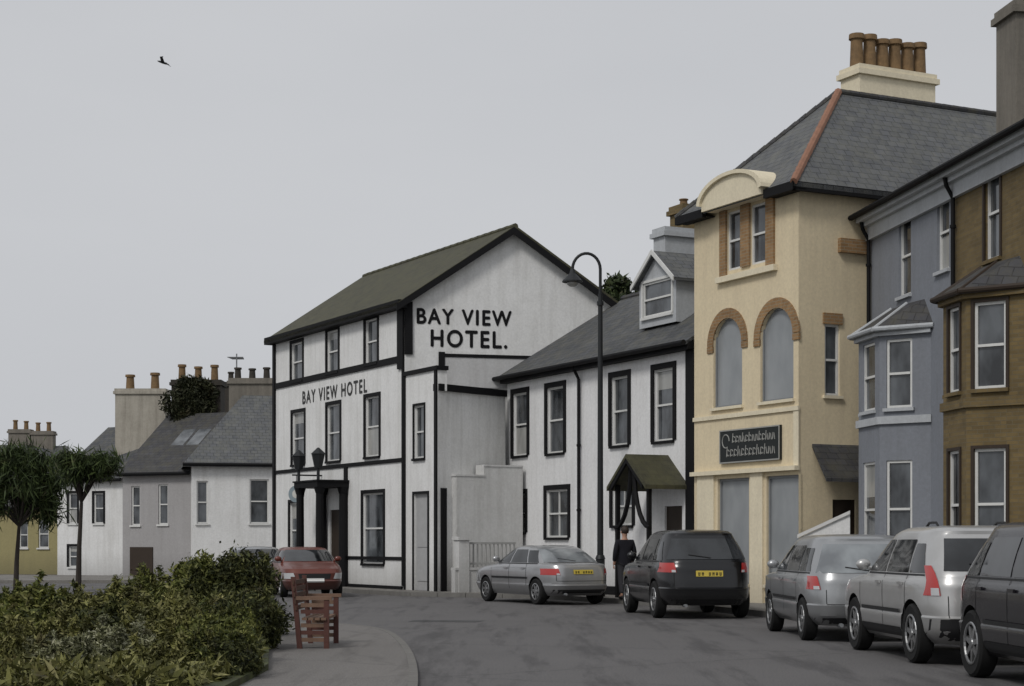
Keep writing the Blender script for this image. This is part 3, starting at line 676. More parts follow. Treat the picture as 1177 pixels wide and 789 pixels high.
bl=[(c.x+random.uniform(-1.1,1.3),c.y-.75,random.uniform(5.9,8.6),random.uniform(.3,.6),1,.6,1) for _ in range(26)]
leaves("ivy",bl,11000,.06,LIVY,rf,(c.x,c.y,7))
f,r,rf=far_house("white_cottage","white rendered cottage with dark-framed windows and slate roof",66,80,142,78,4.45,7.0,7,WHITE,SLATE,[(79,89,567,602),(108,119,567,602),(79,89,628,652)],sur=BLACK)
f,r,rf=far_house("olive_house","yellow-olive rendered house partly hidden by a garden tree",-60,86,66,84,3.3,4.9,7,OLIVE,SLATED,[(22,32,600,630),(44,56,598,630)])
f,r,rf=far_house("beige_house","distant beige house with chimneys above the garden tree",-40,108,80,110,5.6,7.8,7,BEIGE,SLATE,[(10,20,545,570)])
for px,h in ((24,484),(50,486)):
    c=PX(px,113); chimney(rf,(c.x,c.y),(1,0),1.4,.8,6,PZ(h+10,113),STONED,2,poth=.6,potr=.15)
f,r,rf=far_house("rear_house","slate-roofed house rising behind the cottages",178,90,330,92,6.2,8.9,8,STONE,SLATED,[])
c=PX(256,95); chimney(rf,(c.x,c.y),(1,0),1.8,.9,7,PZ(440,95),SOOT,2,potm=SOOT,poth=.6,potr=.16)
# ---------------------------------------------------------------- GROUND
def flat(name,pts,z,mat,z0=None):
    m=M()
    if z0 is None: m.poly([(x,y,z) for x,y in pts])
    else: m.prism([(x,y,z0) for x,y in pts],[(x,y,z) for x,y in pts])
    o=m.build(name,mat,None,(0,0,0)); o["kind"]="structure"; return o
def asphalt(name,base,light,tint,crk=.6):
    m,nt,b=newmat(name); pos=geopos(nt).outputs["Position"]
    c=ramp(nt,noise(nt,.35,8,.65,pos,.4),[(.3,base),(.7,light)])
    c=mix(nt,ramp(nt,noise(nt,45,4,.85,pos),[(.42,(0,0,0)),(.62,(1,1,1))]),c,tint)
    st=ramp(nt,noise(nt,.8,6,.7,scaled(nt,pos,(1.6,.16,1))),[(.5,(0,0,0)),(.62,(.6,.6,.6))]); c=mix(nt,st,c,tuple(x*.75 for x in base))
    v=nt.nodes.new("ShaderNodeTexVoronoi"); v.feature='DISTANCE_TO_EDGE'; v.inputs["Scale"].default_value=.22
    d=nt.nodes.new("ShaderNodeMixRGB")
    nz=nt.nodes.new("ShaderNodeTexNoise"); nz.inputs["Scale"].default_value=1.5; nz.inputs["Detail"].default_value=6; link(nt,pos,nz.inputs["Vector"])
    d.inputs[0].default_value=.3; link(nt,pos,d.inputs[1]); link(nt,nz.outputs["Color"],d.inputs[2]); link(nt,d.outputs[0],v.inputs["Vector"])
    cr=ramp(nt,v.outputs[0],[(0,(crk*.6,)*3),(.006,(0,0,0))]); c=mix(nt,cr,c,(.03,.03,.03))
    link(nt,c,b.inputs["Base Color"]); b.inputs["Roughness"].default_value=.85; b.inputs["Specular IOR Level"].default_value=.3
    bump(nt,b,noise(nt,60,3,.8,pos),.6,.012); return m
ASPH=asphalt("asphalt",(.068,.065,.068),(.10,.096,.099),(.18,.175,.17))
PAVE=asphalt("pavement_tarmac",(.14,.13,.12),(.18,.17,.155),(.25,.24,.22),.4)
PAVEL=asphalt("seafront_path_tarmac",(.11,.103,.097),(.15,.141,.132),(.22,.21,.20),.4)
KERB=plaster("kerb_stone",(.27,.26,.24),(.13,.125,.12),.8)
GRASS=leafmat("grass_soil",[(.05,.06,.025),(.07,.08,.03)])
flat("ground",[(-700,-40),(700,-40),(700,1400),(-700,1400)],-.01,GRASS)
flat("road",[(-70,4),(14,4),(14,120),(-70,120)],0,ASPH)
DASPH=asphalt("dark_asphalt",(.045,.044,.046),(.06,.058,.06),(.11,.11,.11))
flat("asphalt_repair",[(-2.0,33.4),(-.7,33.1),(-.5,33.8),(-1.9,34.1)],.004,DASPH)
def kerbline(pts,side,name="kerb",hz=.125,wid=.13):
    m=M(); pts=[V((x,y,0)) for x,y in pts]; out=[]
    for i,p in enumerate(pts):
        d=(pts[min(i+1,len(pts)-1)]-pts[max(i-1,0)]).normalized(); out.append(p+V((d.y,-d.x,0))*side*wid)
    for i in range(len(pts)-1):
        L=(pts[i+1]-pts[i]).length; k=max(1,int(L/.9))
        for j in range(k):
            a,b=(j/k),((j+.985)/k); Q=[pts[i].lerp(pts[i+1],a),pts[i].lerp(pts[i+1],b),out[i].lerp(out[i+1],b),out[i].lerp(out[i+1],a)]
            m.prism(Q,[q+V((0,0,hz)) for q in Q])
    o=m.build(name,KERB,None,(0,0,0)); o["kind"]="structure"; return [(p.x,p.y) for p in out]
RK=[(7.4,6),(7.15,20),(6.75,27),(5.6,33.5),(4.3,38.8),(2.75,43.2),(.75,47.3),(-1.3,48.3),(-2.9,49.4),(-4.2,51.4),(-9.6,61.5),(-10.2,66)]
o=kerbline(RK,1); flat("pavement",o+[(-8,66),(-8,110),(40,110),(40,6)],.12,PAVE,0)
LK=[(-.55,8),(-.8,14),(-1.06,19.6),(-1.4,24.0),(-1.85,27.8),(-2.25,29.8),(-2.9,31.3),(-4.0,32.4),(-5.8,33.3),(-9,34.3),(-30,38)]
def smooth_line(pts,k=4):
    P=[V((x,y,0)) for x,y in pts]; out=[]
    for i in range(len(P)-1):
        p0=P[max(i-1,0)];p1=P[i];p2=P[i+1];p3=P[min(i+2,len(P)-1)]
        for j in range(k):
            t=j/k; q=.5*((2*p1)+(p2-p0)*t+(2*p0-5*p1+4*p2-p3)*t*t+(3*p1-p0-3*p2+p3)*t**3); out.append((q.x,q.y))
    out.append(pts[-1]); return out
o=kerbline(smooth_line(LK),-1,"kerb",.05,.1); flat("pavement",o+[(-30,8)],.047,PAVEL,0)
flat("planting_bed",[(-2.75,8),(-2.8,20),(-3.35,24),(-3.95,27.5),(-4.6,29.5),(-6,31),(-30,35),(-30,8)],.12,GRASS,.04)
flat("pavement",[(-60,62),(-12,66),(-11,71.5),(-11,74),(-60,86)],.12,PAVE,0)
# ---------------------------------------------------------------- SHRUBS
def shrub(px,d,w,h,mat,n,size,label,dy=1.0,elong=1.6,sprigs=18):
    c=PX(px,d); root=empty("shrub",(c.x,c.y,.12),label,"shrub","shrubs in the planting bed")
    bl=[]
    for i in range(26):
        a=random.uniform(0,6.28); q=random.random()**.5; r=random.uniform(.08,.25)*min(w,h*1.2)
        x=c.x+math.cos(a)*q*(w/2-r*.5); y=c.y+math.sin(a)*q*(dy/2+.05); z=.12+random.uniform(.08,1)*(h-.12-r)*(1-.45*q*q)
        bl.append((x,y,max(z,r*.5),r,1,1,random.uniform(.8,1.2)))
    m=M()
    for i in range(7):
        b=random.choice(bl); m.tube([(c.x+random.uniform(-.1,.1),c.y+random.uniform(-.1,.1),.1),((c.x+b[0])/2+.05,(c.y+b[1])/2,b[2]*.5),(b[0],b[1],b[2]+b[3]*.5)],[.03,.02,.008],5)
    base=list(bl)
    for i in range(sprigs):
        b=random.choice(base); L=random.uniform(.08,.28); dx,dy_=random.uniform(-.16,.16),random.uniform(-.1,.1)
        p=V((b[0]+random.uniform(-.5,.5)*b[3],b[1],b[2]+b[3]*.7)); q=p+V((dx,dy_,L)); m.tube([p-V((0,0,.15)),p,q],[.008,.006,.003],4)
        for k in range(3): v=p.lerp(q,k/2.5); bl.append((v.x,v.y,v.z,.05,1,1,1.3))
    o=leaves("foliage",bl,n,size,mat,root,(c.x,c.y,.12),elong,0,.45,.2); o["kind"]="stuff"
    o=m.build("stem",BARK,root); o["kind"]="stuff"
S=[(268,27.5,1.5,1.52,LDARK,26000,.026,"dense dark green shrub at the end of the planting bed",1.6),
(224,27.5,1.3,1.42,LMID,19000,.027,"tall mid green shrub in the planting bed",1.4),
(283,23.8,.95,1.15,LDARK,17000,.022,"dark green shrub beside the pavement",1.4),
(260,21.3,1.0,.82,LMID,15000,.021,"low mid green shrub beside the pavement",1.5),
(240,19.3,1.0,.58,LMID,14000,.02,"low spreading green shrub beside the pavement",1.4),
(272,18.8,.55,.4,LDARK,8000,.018,"low dark green clump beside the pavement",1.2),
(168,28,1.3,1.12,LMID,15000,.028,"mid green rounded shrub in the planting bed",1.4),
(105,27,1.5,.88,LOLIVE,15000,.029,"olive green spreading shrub in the planting bed",1.4),
(45,28,1.5,.98,LMID,14000,.03,"mid green loose shrub in the planting bed",1.4),
(-15,26,1.5,.8,LOLIVE,10000,.03,"olive green shrub in the planting bed",1.4),
(185,22.8,1.1,.86,LOLIVE,13000,.024,"olive shrub with light flecks in the planting bed",1.2),
(150,20.3,1.1,.52,LPALE,12000,.02,"low pale grey-green shrub with light flecks",1.2),
(225,24.5,1.1,1.0,LOLIVE,14000,.025,"yellowish olive shrub in the planting bed",1.2),
(110,22.5,1.2,.78,LDARK,13000,.026,"loose dark green shrub in the planting bed",1.2),
(205,18.8,1.0,.46,LOLIVE,11000,.02,"low olive groundcover shrub",1.2),
(60,21.5,1.2,.56,LOLIVE,12000,.024,"low olive shrub in the planting bed",1.2),
(90,19.3,1.2,.40,LPALE,10000,.02,"low pale grey-green groundcover shrub",1.1),
(5,22.5,1.1,.78,LMID,11000,.026,"loose mid green shrub in the planting bed",1.2),
(25,19.3,1.1,.45,LOLIVE,10000,.022,"low olive groundcover shrub",1.1)]
for s_ in S: shrub(*s_)
n=9000; ry=np.random.uniform(16.5,25,n); rx=np.random.uniform(-7.2,-2.95,n)
rx=np.where(rx>-2.9-(ry-20).clip(0)*.15,-4,rx)
bl=[(x,y,.13+random.random()*.1,.03,1,1,3) for x,y in zip(rx,ry)]
o=leaves("grass",bl,n*3,.035,LOLIVE,None,(-5.5,21,0),2.4,0,.2); o["kind"]="stuff"; o["label"]="rough grass growing over the planting bed"; o["category"]="grass"
def tree(px,d,trunk_h,crown,label,mat=LTREE,n=9000,size=.06,lean=.1,r=.09,nb_=16,elong=1.6,width=.5,jit=.22,droop=.5,flat_=.4):
    c=PX(px,d); root=empty("tree",(c.x,c.y,0),label,"tree")
    m=M(); top=V((c.x+lean,c.y,trunk_h)); m.tube([(c.x,c.y,0),(c.x+lean*.3,c.y,trunk_h*.5),top],[r,r*.75,r*.55],8)
    cz=crown[0]; cw=crown[1]; ch=crown[2]; bl=[]
    for i in range(nb_):
        a=random.uniform(0,6.28); q=random.random()**.5; rr=random.uniform(.10,.22)*min(cw,ch*1.6)
        p=(c.x+lean+crown[3]+math.cos(a)*q*(cw/2-rr*.6),c.y+math.sin(a)*q*(cw/2-rr*.7),cz+random.uniform(-.5,.5)*(ch-rr*1.2)*(1-flat_*q)-.2*q*ch)
        bl.append((*p,rr,1,1,.8))
        m.tube([top,top.lerp(V(p),.5)+V((0,0,.15)),p],[r*.4,r*.25,r*.08],5)
    m.build("trunk",BARK,root,smooth=True)
    leaves("crown",bl,n,size,mat,root,(c.x,c.y,cz),elong,droop,.2,jit,width)
tree(18,50,2.0,(3.35,2.6,2.5,-.05),"feathery green garden tree with long narrow leaves",n=11000,size=.10,nb_=24,elong=1.9,width=.18,jit=.45,droop=1.2)
tree(90,55,2.8,(4.2,2.1,1.5,.1),"small garden tree with bare branching trunk and drooping crown",n=7000,size=.085,r=.10,nb_=18,jit=.45,width=.22,flat_=.5,elong=1.8,droop=1.2)
tree(722,66,9.5,(10.9,2.8,2.3,0),"dark green tree rising behind the white house",mat=LTREED,n=9000,size=.09,lean=0,r=.2)
# ---------------------------------------------------------------- STREET LAMP
ld=45.3; c=PX(690,ld); lamp=empty("street_lamp",(c.x,c.y,0),"tall dark street lamp with swan-neck bracket beside the pavement","street lamp")
zt=PZ(338,ld); m=M()
m.tube([(c.x,c.y,.1),(c.x,c.y,1.1)],[.13,.12],12); m.cyl((c.x,c.y,1.1),(c.x,c.y,1.2),.14,.10,12); m.tube([(c.x,c.y,1.2),(c.x,c.y,zt)],[.085,.06],12)
m.cyl((c.x,c.y,zt-.3),(c.x,c.y,zt-.2),.09); m.build("post",METAL,lamp,smooth=True)
pts=[(c.x,c.y,zt-.05)]; zc=PZ(310,ld); hw=(690-658)/2/FPX*ld
pts+=[(c.x-hw+hw*math.cos(a),c.y,zc+.42*math.sin(a)) for a in np.linspace(0,math.pi,14)]
m=M(); m.tube(pts,.04,8)
m.build("bracket",METAL,lamp,smooth=True)
q=V((c.x-2*hw,c.y,zc)); m=M(); m.cyl(q-V((0,0,.12)),q+V((0,0,.02)),.09,.05,12); m.cyl(q-V((0,0,.3)),q-V((0,0,.12)),.27,.1,16); m.cyl(q-V((0,0,.33)),q-V((0,0,.3)),.27,.27,16); m.build("lamp_shade",METAL,lamp)
m=M(); m.ball(q-V((0,0,.36)),.15,12,0,(1,1,.6)); m.build("lamp_glass",NET,lamp,smooth=True)
# ---------------------------------------------------------------- BENCH seen end-on
c=PX(364,24.6); g0z=.047; bn=empty("bench",(c.x,c.y,g0z),"dark red-brown wooden bench with slatted seat, seen end-on on the pavement","bench")
xl,xr=c.x-.22,c.x+.23; ya,yb_=c.y-.55,c.y+.75
def bx(nm,x1,x2,y1,y2,z1,z2,mat):
    m=M(); m.ab(x1,x2,y1,y2,z1,z2); return m.build(nm,mat,bn)
for y in (ya,yb_):
    bx("leg",xr-.07,xr,y,y+.07,g0z,.72,REDW)
    m=M(); m.hexa([(xl+.01,y,g0z),(xl+.08,y,g0z),(xl+.08,y+.07,g0z),(xl+.01,y+.07,g0z),(xl-.08,y,1.04),(xl-.02,y,1.04),(xl-.02,y+.07,1.04),(xl-.08,y+.07,1.04)]); m.build("leg",REDW,bn)
    bx("armrest",xl-.01,xr+.04,y-.01,y+.08,.72,.77,WOODP)
    for k,z in enumerate((.14,.24,.34,.53,.62)): bx("rail",xl+.06,xr-.07,y+.01,y+.05,z,z+.055,WOODP if k%2==0 else REDW)
m=M()
for i in range(4): m.ab(xl+.08+i*.088,xl+.15+i*.088,ya-.03,yb_+.09,.44,.475)
o=m.build("seat",WOODP,bn); o["kind"]="stuff"
m=M()
for i in range(5):
    z=.58+i*.088; xx=xl+.0-.06*(z-.45)/.55
    m.ab(xx,xx+.022,ya-.02,yb_+.08,z,z+.06)
o=m.build("backrest",WOOD,bn); o["kind"]="stuff"
# ---------------------------------------------------------------- BIRD
c=PX(187,55); zz=PZ(72,55); bird=empty("bird",(c.x,55,zz),"dark gull in flight against the grey sky","bird")
m=M(); m.tube([(c.x-.17,55,zz+.05),(c.x-.1,55,zz+.03),(c.x,55,zz),(c.x+.1,55,zz-.04),(c.x+.2,55,zz-.07)],[.008,.03,.04,.03,.01],8); m.build("bird_body",METAL,bird,smooth=True)
for sg in (-1,1):
    m=M(); m.slab([(c.x-.05,55,zz+.02),(c.x+.07,55,zz-.02),(c.x+.06,55+sg*.3,zz+.08),(c.x-.03,55+sg*.3,zz+.10)],.012); m.slab([(c.x-.03,55+sg*.3,zz+.10),(c.x+.06,55+sg*.3,zz+.08),(c.x+.14,55+sg*.6,zz+.03)],.01); m.build("wing",METAL,bird)
# ---------------------------------------------------------------- CARS
TYRE=paint("tyre_rubber",(.012,.012,.012),.85,.3,.3); RIM=carpaint("alloy_rim",(.38,.39,.40),.7,.35)
CGL=pane("car_glass",(.008,.009,.01),(.03,.033,.036),.05); CGLL=pane("car_glass_painted_reflection",(.14,.15,.16),(.26,.28,.29),.08)  # CGLL: pale tone is a reflection painted into the rear glass colour
TRIMB=paint("black_plastic",(.018,.018,.019),.6,.3,.3); REDL=paint("red_lens",(.42,.022,.018),.2,.15); REDL.node_tree.nodes["Principled BSDF"].inputs["Coat Weight"].default_value=.7
WHL=paint("clear_lens",(.5,.51,.52),.15,.2); YPL=paint("yellow_plate",(.60,.46,.07),.5,.1); WPL=paint("white_plate",(.7,.7,.68),.5,.1)
SEAM=paint("panel_gap",(.01,.01,.01),.9,0)
def car(name,label,keys,paintm,loc,heading,wheel_x,wr=.34,nx_=(6.5,4.2),wins=(),rearwin=None,front=None,tail=(.82,1.1,.66),plate=(.78,.9),bumper=None,glass=CGL,rglass=None,roofrails=False,doors=(),scale=1.0):
    K=sorted(keys); Z=[k[0] for k in K]
    def S(z): return [float(np.interp(z,Z,[k[i] for k in K])) for i in (1,2,3)]
    def NE(z): return float(np.interp(z,[.75,Z[-1]*.93],nx_))
    root=empty(name,(0,0,0),label,"car","parked cars")
    def yat(z,x):
        r,f_,w=S(z); ne=NE(z); xc=(r+f_)/2; h=(f_-r)/2; k=min(.9999,abs((x-xc)/h)); return w*(1-k**ne)**(1/ne)
    def xat(z,y,end):
        r,f_,w=S(z); ne=NE(z); xc=(r+f_)/2; h=(f_-r)/2; k=min(.9999,abs(y/w)); q=h*(1-k**ne)**(1/ne); return xc+q*(1 if end=='f' else -1)
    zs=[]
    for i in range(len(Z)-1):
        k=max(2,int((Z[i+1]-Z[i])/.04)); zs+=[Z[i]+(Z[i+1]-Z[i])*j/k for j in range(k)]
    zs.append(Z[-1]); n=96; m=M(); rows=[]
    for z in zs:
        r,f_,w=S(z); ne=NE(z); xc=(r+f_)/2; h=(f_-r)/2; k=len(m.v)
        for j in range(n):
            a=2*math.pi*(j+.5)/n; cx_,sy=math.cos(a),math.sin(a); e=2/ne
            m.v.append(V((xc+h*math.copysign(abs(cx_)**e,cx_),w*math.copysign(abs(sy)**e,sy),z)))
        rows.append(k)
    for i in range(len(rows)-1):
        for j in range(n):
            q=(j+1)%n; m.f.append([rows[i]+j,rows[i]+q,rows[i+1]+q,rows[i+1]+j]); m.mi.append(0)
    m.f.append([rows[0]+j for j in range(n)][::-1]); m.f.append([rows[-1]+j for j in range(n)]); m.mi+=[1,0]
    bo=m.build("body",[paintm,TRIMB],root,(0,0,0),smooth=True,sharp=28)
    cm=M(); wmax=max(k[3] for k in K)
    for x in wheel_x:
        for sg in (-1,1): cm.cyl((x,sg*(wmax-.24),wr),(x,sg*(wmax+.2),wr),wr+.05,n=32,mi=1)
    co=cm.build("cut",[paintm,TRIMB],None,(0,0,0)); md=bo.modifiers.new("b",'BOOLEAN'); md.object=co; md.operation='DIFFERENCE'; md.solver='EXACT'
    bpy.context.view_layer.update()
    dg=bpy.context.evaluated_depsgraph_get(); me=bpy.data.meshes.new_from_object(bo.evaluated_get(dg)); bo.modifiers.clear()
    if len(me.polygons)>200: bo.data=me
    bpy.data.objects.remove(co)
    def side(nm,z1,z2,b0,b1,t0,t1,off,mat,sgs=(-1,1),nx=10,nz=6):
        for sg in sgs:
            g=M()
            for i in range(nz+1):
                z=z1+(z2-z1)*i/nz; xa=b0+(t0-b0)*i/nz; xb=b1+(t1-b1)*i/nz
                for j in range(nx+1):
                    x=xa+(xb-xa)*j/nx; g.v.append(V((x,sg*(yat(z,x)+off),z+off*.4)))
            for i in range(nz):
                for j in range(nx):
                    a=i*(nx+1)+j; g.f.append([a,a+1,a+nx+2,a+nx+1]); g.mi.append(0)
            g.build(nm,mat,root,smooth=True)
    def endp(nm,end,z1,z2,y0b,y1b,y0t,y1t,off,mat,ny=16,nz=6):
        g=M(); s_=1 if end=='f' else -1
        for i in range(nz+1):
            z=z1+(z2-z1)*i/nz; ya=y0b+(y0t-y0b)*i/nz; yb_=y1b+(y1t-y1b)*i/nz
            for j in range(ny+1):
                y=ya+(yb_-ya)*j/ny; g.v.append(V((xat(z,y,end)+s_*off,y*(1+off*.3),z+off*.5)))
        for i in range(nz):
            for j in range(ny):
                a=i*(ny+1)+j; g.f.append([a,a+1,a+ny+2,a+ny+1]); g.mi.append(0)
        return g.build(nm,mat,root,smooth=True)
    for (z1,z2,b0,b1,t0,t1) in wins: side("side_window",z1,z2,b0,b1,t0,t1,.006,glass)
    if rearwin:
        z1,z2,yb_,yt=rearwin; endp("rear_window",'r',z1,z2,-yb_,yb_,-yt,yt,.008,rglass or glass)
        pts=[V((xat(z1+.03+.06*k/6,-.05+.42*k/6,'r')-.02,-.05+.42*k/6,z1+.03+.06*k/6)) for k in range(7)]
        g=M(); g.tube(pts,.009,5); g.build("rear_wiper",TRIMB,root)
    if front: z1,z2,yb_,yt=front; endp("windscreen",'f',z1,z2,-yb_,yb_,-yt,yt,.008,glass)
    tz1,tz2,ty=tail; w_=S((tz1+tz2)/2)[2]; te=.965
    for sg in (-1,1):
        endp("tail_light",'r',tz1,tz2,sg*ty,sg*w_*te,sg*(ty+.03),sg*S(tz2)[2]*te,.012,REDL,8,4)
        endp("reverse_light",'r',tz1,tz1+(tz2-tz1)*.25,sg*(ty+.01),sg*(ty+.08),sg*(ty+.015),sg*(ty+.08),.017,WHL,4,2)
    hz=min(.82,Z[4])
    for sg in (-1,1): endp("headlight",'f',hz-.16,hz+.0,sg*.52,sg*.84,sg*.58,sg*.84,.01,WHL,6,4)
    endp("grille",'f',hz-.16,hz-.02,-.42,.42,-.45,.45,.01,TRIMB)
    pz1,pz2=plate; endp("number_plate",'r',pz1,pz2,-.26,.26,-.26,.26,.02,YPL)
    g=M()
    for k in range(7):
        if k==4: continue
        y=-.21+k*.068; x=xat((pz1+pz2)/2,y,'r')-.026; g.ab(x-.002,x,y-.018,y-.006,pz1+.025,pz2-.02); g.ab(x-.002,x,y+.006,y+.018,pz1+.025,pz2-.02); g.ab(x-.0025,x,y-.006,y+.006,pz1+.025+(k%3)*.022,pz1+.037+(k%3)*.022)
    o=g.build("plate_characters",TRIMB,root); o["kind"]="stuff"
    endp("number_plate",'f',.42,.53,-.26,.26,-.26,.26,.02,WPL)
    if bumper:
        endp("bumper",'r',.3,bumper,-.84,.84,-.84,.84,.012,TRIMB); endp("bumper",'f',.3,bumper-.05,-.8,.8,-.8,.8,.012,TRIMB)
        side("sill_trim",.3,.42,wheel_x[0]+wr+.06,wheel_x[1]-wr-.06,wheel_x[0]+wr+.06,wheel_x[1]-wr-.06,.008,TRIMB)
    else: endp("lower_valance",'r',.27,.36,-.8,.8,-.8,.8,.01,TRIMB)
    for x0,z0_,z1_ in doors: side("door_seam",z0_,z1_,x0,x0+.014,x0,x0+.014,.003,SEAM,nx=1)
    belt=wins[0][0]
    for x0,z0_,z1_ in doors[:-1]:
        for sg in (-1,1):
            g=M(); y=sg*(yat(belt-.13,x0+.2)+.02); g.ab(x0+.08,x0+.26,min(y-.012,y+.012),max(y-.012,y+.012),belt-.15,belt-.115); g.build("door_handle",paintm,root)
    side("beltline_trim",belt-.035,belt-.012,wins[0][2],wins[-1][3],wins[0][2],wins[-1][3],.004,TRIMB,nz=1)
    side("side_moulding",.60,.645,wheel_x[0]+wr+.08,wheel_x[1]-wr-.08,wheel_x[0]+wr+.08,wheel_x[1]-wr-.08,.014,TRIMB,nz=1)
    endp("boot_seam",'r',.56,.57,-.66,.66,-.66,.66,.005,SEAM,16,1)
    for sg in (-1,1): endp("boot_seam",'r',.57,tz1,sg*.66,sg*.67,sg*.66,sg*.67,.005,SEAM,1,6)
    mx=wins[-1][3]-.1
    for sg in (-1,1):
        g=M(); y=yat(belt+.05,mx); g.ball((mx+.02,sg*(y+.12),belt+.08),.1,12,0,(.6,1.0,.75)); g.tube([(mx,sg*(y-.02),belt+.02),(mx+.02,sg*(y+.1),belt+.05)],.03,6); g.build("wing_mirror",paintm,root,smooth=True)
    if roofrails:
        for sg in (-1,1):
            g=M(); zt=Z[-2]+.03; a,b,w=S(Z[-3]); g.tube([(a+.35,sg*w*.86,zt-.07),(a+.5,sg*w*.86,zt+.01),(b-.5,sg*w*.86,zt+.01),(b-.3,sg*w*.86,zt-.07)],.016,6); g.build("roof_rail",TRIMB,root)
    g=M(); g.cyl((0.02,.45,.26),(.25,.45,.26),.03); g.build("exhaust",GREYM,root)
    for x in wheel_x:
        for sg in (-1,1):
            yc=sg*(wmax-.11); wE=subempty("wheel",(x,yc,wr),root)
            g=M(); prof=[(wr*.62,-.09),(wr*.9,-.105),(wr*.98,-.08),(wr,-.03),(wr,.03),(wr*.98,.08),(wr*.9,.105),(wr*.62,.09)]; N=32
            for i in range(N):
                a=2*math.pi*i/N
                for rr,yy in prof: g.v.append(V((x+rr*math.cos(a),yc+yy,wr+rr*math.sin(a))))
            P_=len(prof)
            for i in range(N):
                q=(i+1)%N
                for j in range(P_): g.f.append([i*P_+j,i*P_+(j+1)%P_,q*P_+(j+1)%P_,q*P_+j]); g.mi.append(0)
            g.build("tyre",TYRE,wE,smooth=True)
            g=M(); yo=yc+sg*.085
            g.tube([V((x+wr*.6*math.cos(a),yo,wr+wr*.6*math.sin(a))) for a in np.linspace(0,2*math.pi,29)],.018,6)
            for k in range(7):
                a=2*math.pi*k/7+.2; dr_=V((math.cos(a),0,math.sin(a))); pr=V((-math.sin(a),0,math.cos(a))); c0=V((x,yo,wr))
                A_=c0+dr_*.05;B_=c0+dr_*wr*.61; yv=V((0,-sg*.04,0))
                g.hexa([A_-pr*.035,A_+pr*.035,B_+pr*.022,B_-pr*.022,A_-pr*.035+yv,A_+pr*.035+yv,B_+pr*.022+yv,B_-pr*.022+yv])
            g.cyl((x,yo-sg*.02,wr),(x,yo+sg*.012,wr),.065,.05,14); g.build("rim",RIM,wE)
            g=M(); g.cyl((x,yc,wr),(x,yc+sg*.03,wr),wr*.6,n=24); g.build("brake_disc",TRIMB,wE)
    ang=math.atan2(heading[1],heading[0]); root.rotation_euler=(0,0,ang); root.location=(loc[0],loc[1],0.0); root.scale=(scale,)*3
    return root
def rearcenter(px,d,heading,hw,corner=None):
    c=PX(px,d); h=V((heading[0],heading[1],0)).normalized()
    if corner=='left': c=c-V((-h.y,h.x,0))*hw
    return (c.x,c.y),(h.x,h.y)
# shoulder crease at z~1.02 and a stepped bumper at z~.6 keep the silhouette crisp
SUV=[(.26,.16,4.34,.80),(.34,.06,4.44,.87),(.42,.0,4.5,.905),(.58,-.03,4.53,.915),(.605,.02,4.50,.905),(.70,.03,4.49,.915),(.85,.05,4.43,.918),(.97,.06,4.25,.915),(1.02,.08,3.9,.90),(1.05,.09,3.45,.878),(1.09,.10,3.35,.865),(1.2,.19,3.16,.84),(1.35,.32,2.92,.79),(1.5,.46,2.68,.73),(1.585,.54,2.54,.695),(1.625,.54,2.42,.665),(1.665,.62,2.24,.61),(1.685,.78,2.05,.51),(1.695,1.0,1.8,.35),(1.70,1.3,1.5,.12)]
SW=[(1.11,1.47,.47,1.0,.78,1.05),(1.11,1.52,1.06,2.0,1.12,1.95),(1.11,1.52,2.07,3.1,2.02,2.52)]
BLK=carpaint("black_car_paint",(.004,.0045,.006),0,.25,.35); SILV=carpaint("silver_car_paint",(.38,.385,.395),.55,.32); SILV2=carpaint("light_silver_car_paint",(.48,.48,.475),.5,.34); GRYC=carpaint("grey_car_paint",(.34,.35,.36),.5,.32)
REDC=carpaint("dull_red_car_paint",(.13,.028,.016),.1,.35,.3); DRKC=carpaint("dark_car_paint",(.007,.006,.009),0,.25,.35)
DS=[(1.04,.5,1.08),(2.03,.42,1.08),(3.12,.42,1.06)]
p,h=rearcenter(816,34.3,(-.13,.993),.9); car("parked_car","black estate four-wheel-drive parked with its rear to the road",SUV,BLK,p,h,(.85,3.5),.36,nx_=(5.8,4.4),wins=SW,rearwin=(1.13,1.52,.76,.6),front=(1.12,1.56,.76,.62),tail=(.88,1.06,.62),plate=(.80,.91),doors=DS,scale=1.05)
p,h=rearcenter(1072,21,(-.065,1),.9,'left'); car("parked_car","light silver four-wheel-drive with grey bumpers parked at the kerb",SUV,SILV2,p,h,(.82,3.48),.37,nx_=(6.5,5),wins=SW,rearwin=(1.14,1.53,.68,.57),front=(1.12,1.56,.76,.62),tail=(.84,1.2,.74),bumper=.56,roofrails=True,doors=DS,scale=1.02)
MPV=[(z*.95,r,f_+.02 if z<.95 else f_+.25,w) for z,r,f_,w in SUV]
MW=[(1.05,1.40,.5,1.1,.76,1.15),(1.05,1.44,1.18,2.15,1.22,2.1),(1.05,1.44,2.22,3.35,2.17,2.75)]
p,h=rearcenter(936,26.2,(-.03,1),.88,'left'); car("parked_car","grey people carrier with pale reflection painted into its rear window parked at the kerb",MPV,GRYC,p,h,(.78,3.5),.33,wins=MW,rearwin=(1.03,1.46,.78,.6),front=(1.07,1.5,.76,.62),tail=(.78,.98,.74),doors=[(1.14,.5,1.02),(2.18,.4,1.02),(3.3,.4,.99)],rglass=CGLL,scale=1.02)
SAL=[(.22,.16,4.3,.78),(.32,.03,4.42,.83),(.46,-.02,4.5,.865),(.49,.01,4.47,.86),(.68,.02,4.46,.87),(.8,.04,4.36,.868),(.88,.06,4.05,.858),(.93,.09,3.5,.84),(.955,.14,3.35,.83),(.985,.42,3.25,.82),(1.12,.68,2.95,.77),(1.28,1.0,2.6,.69),(1.36,1.25,2.4,.62),(1.395,1.5,2.2,.5),(1.405,1.75,2.0,.2)]
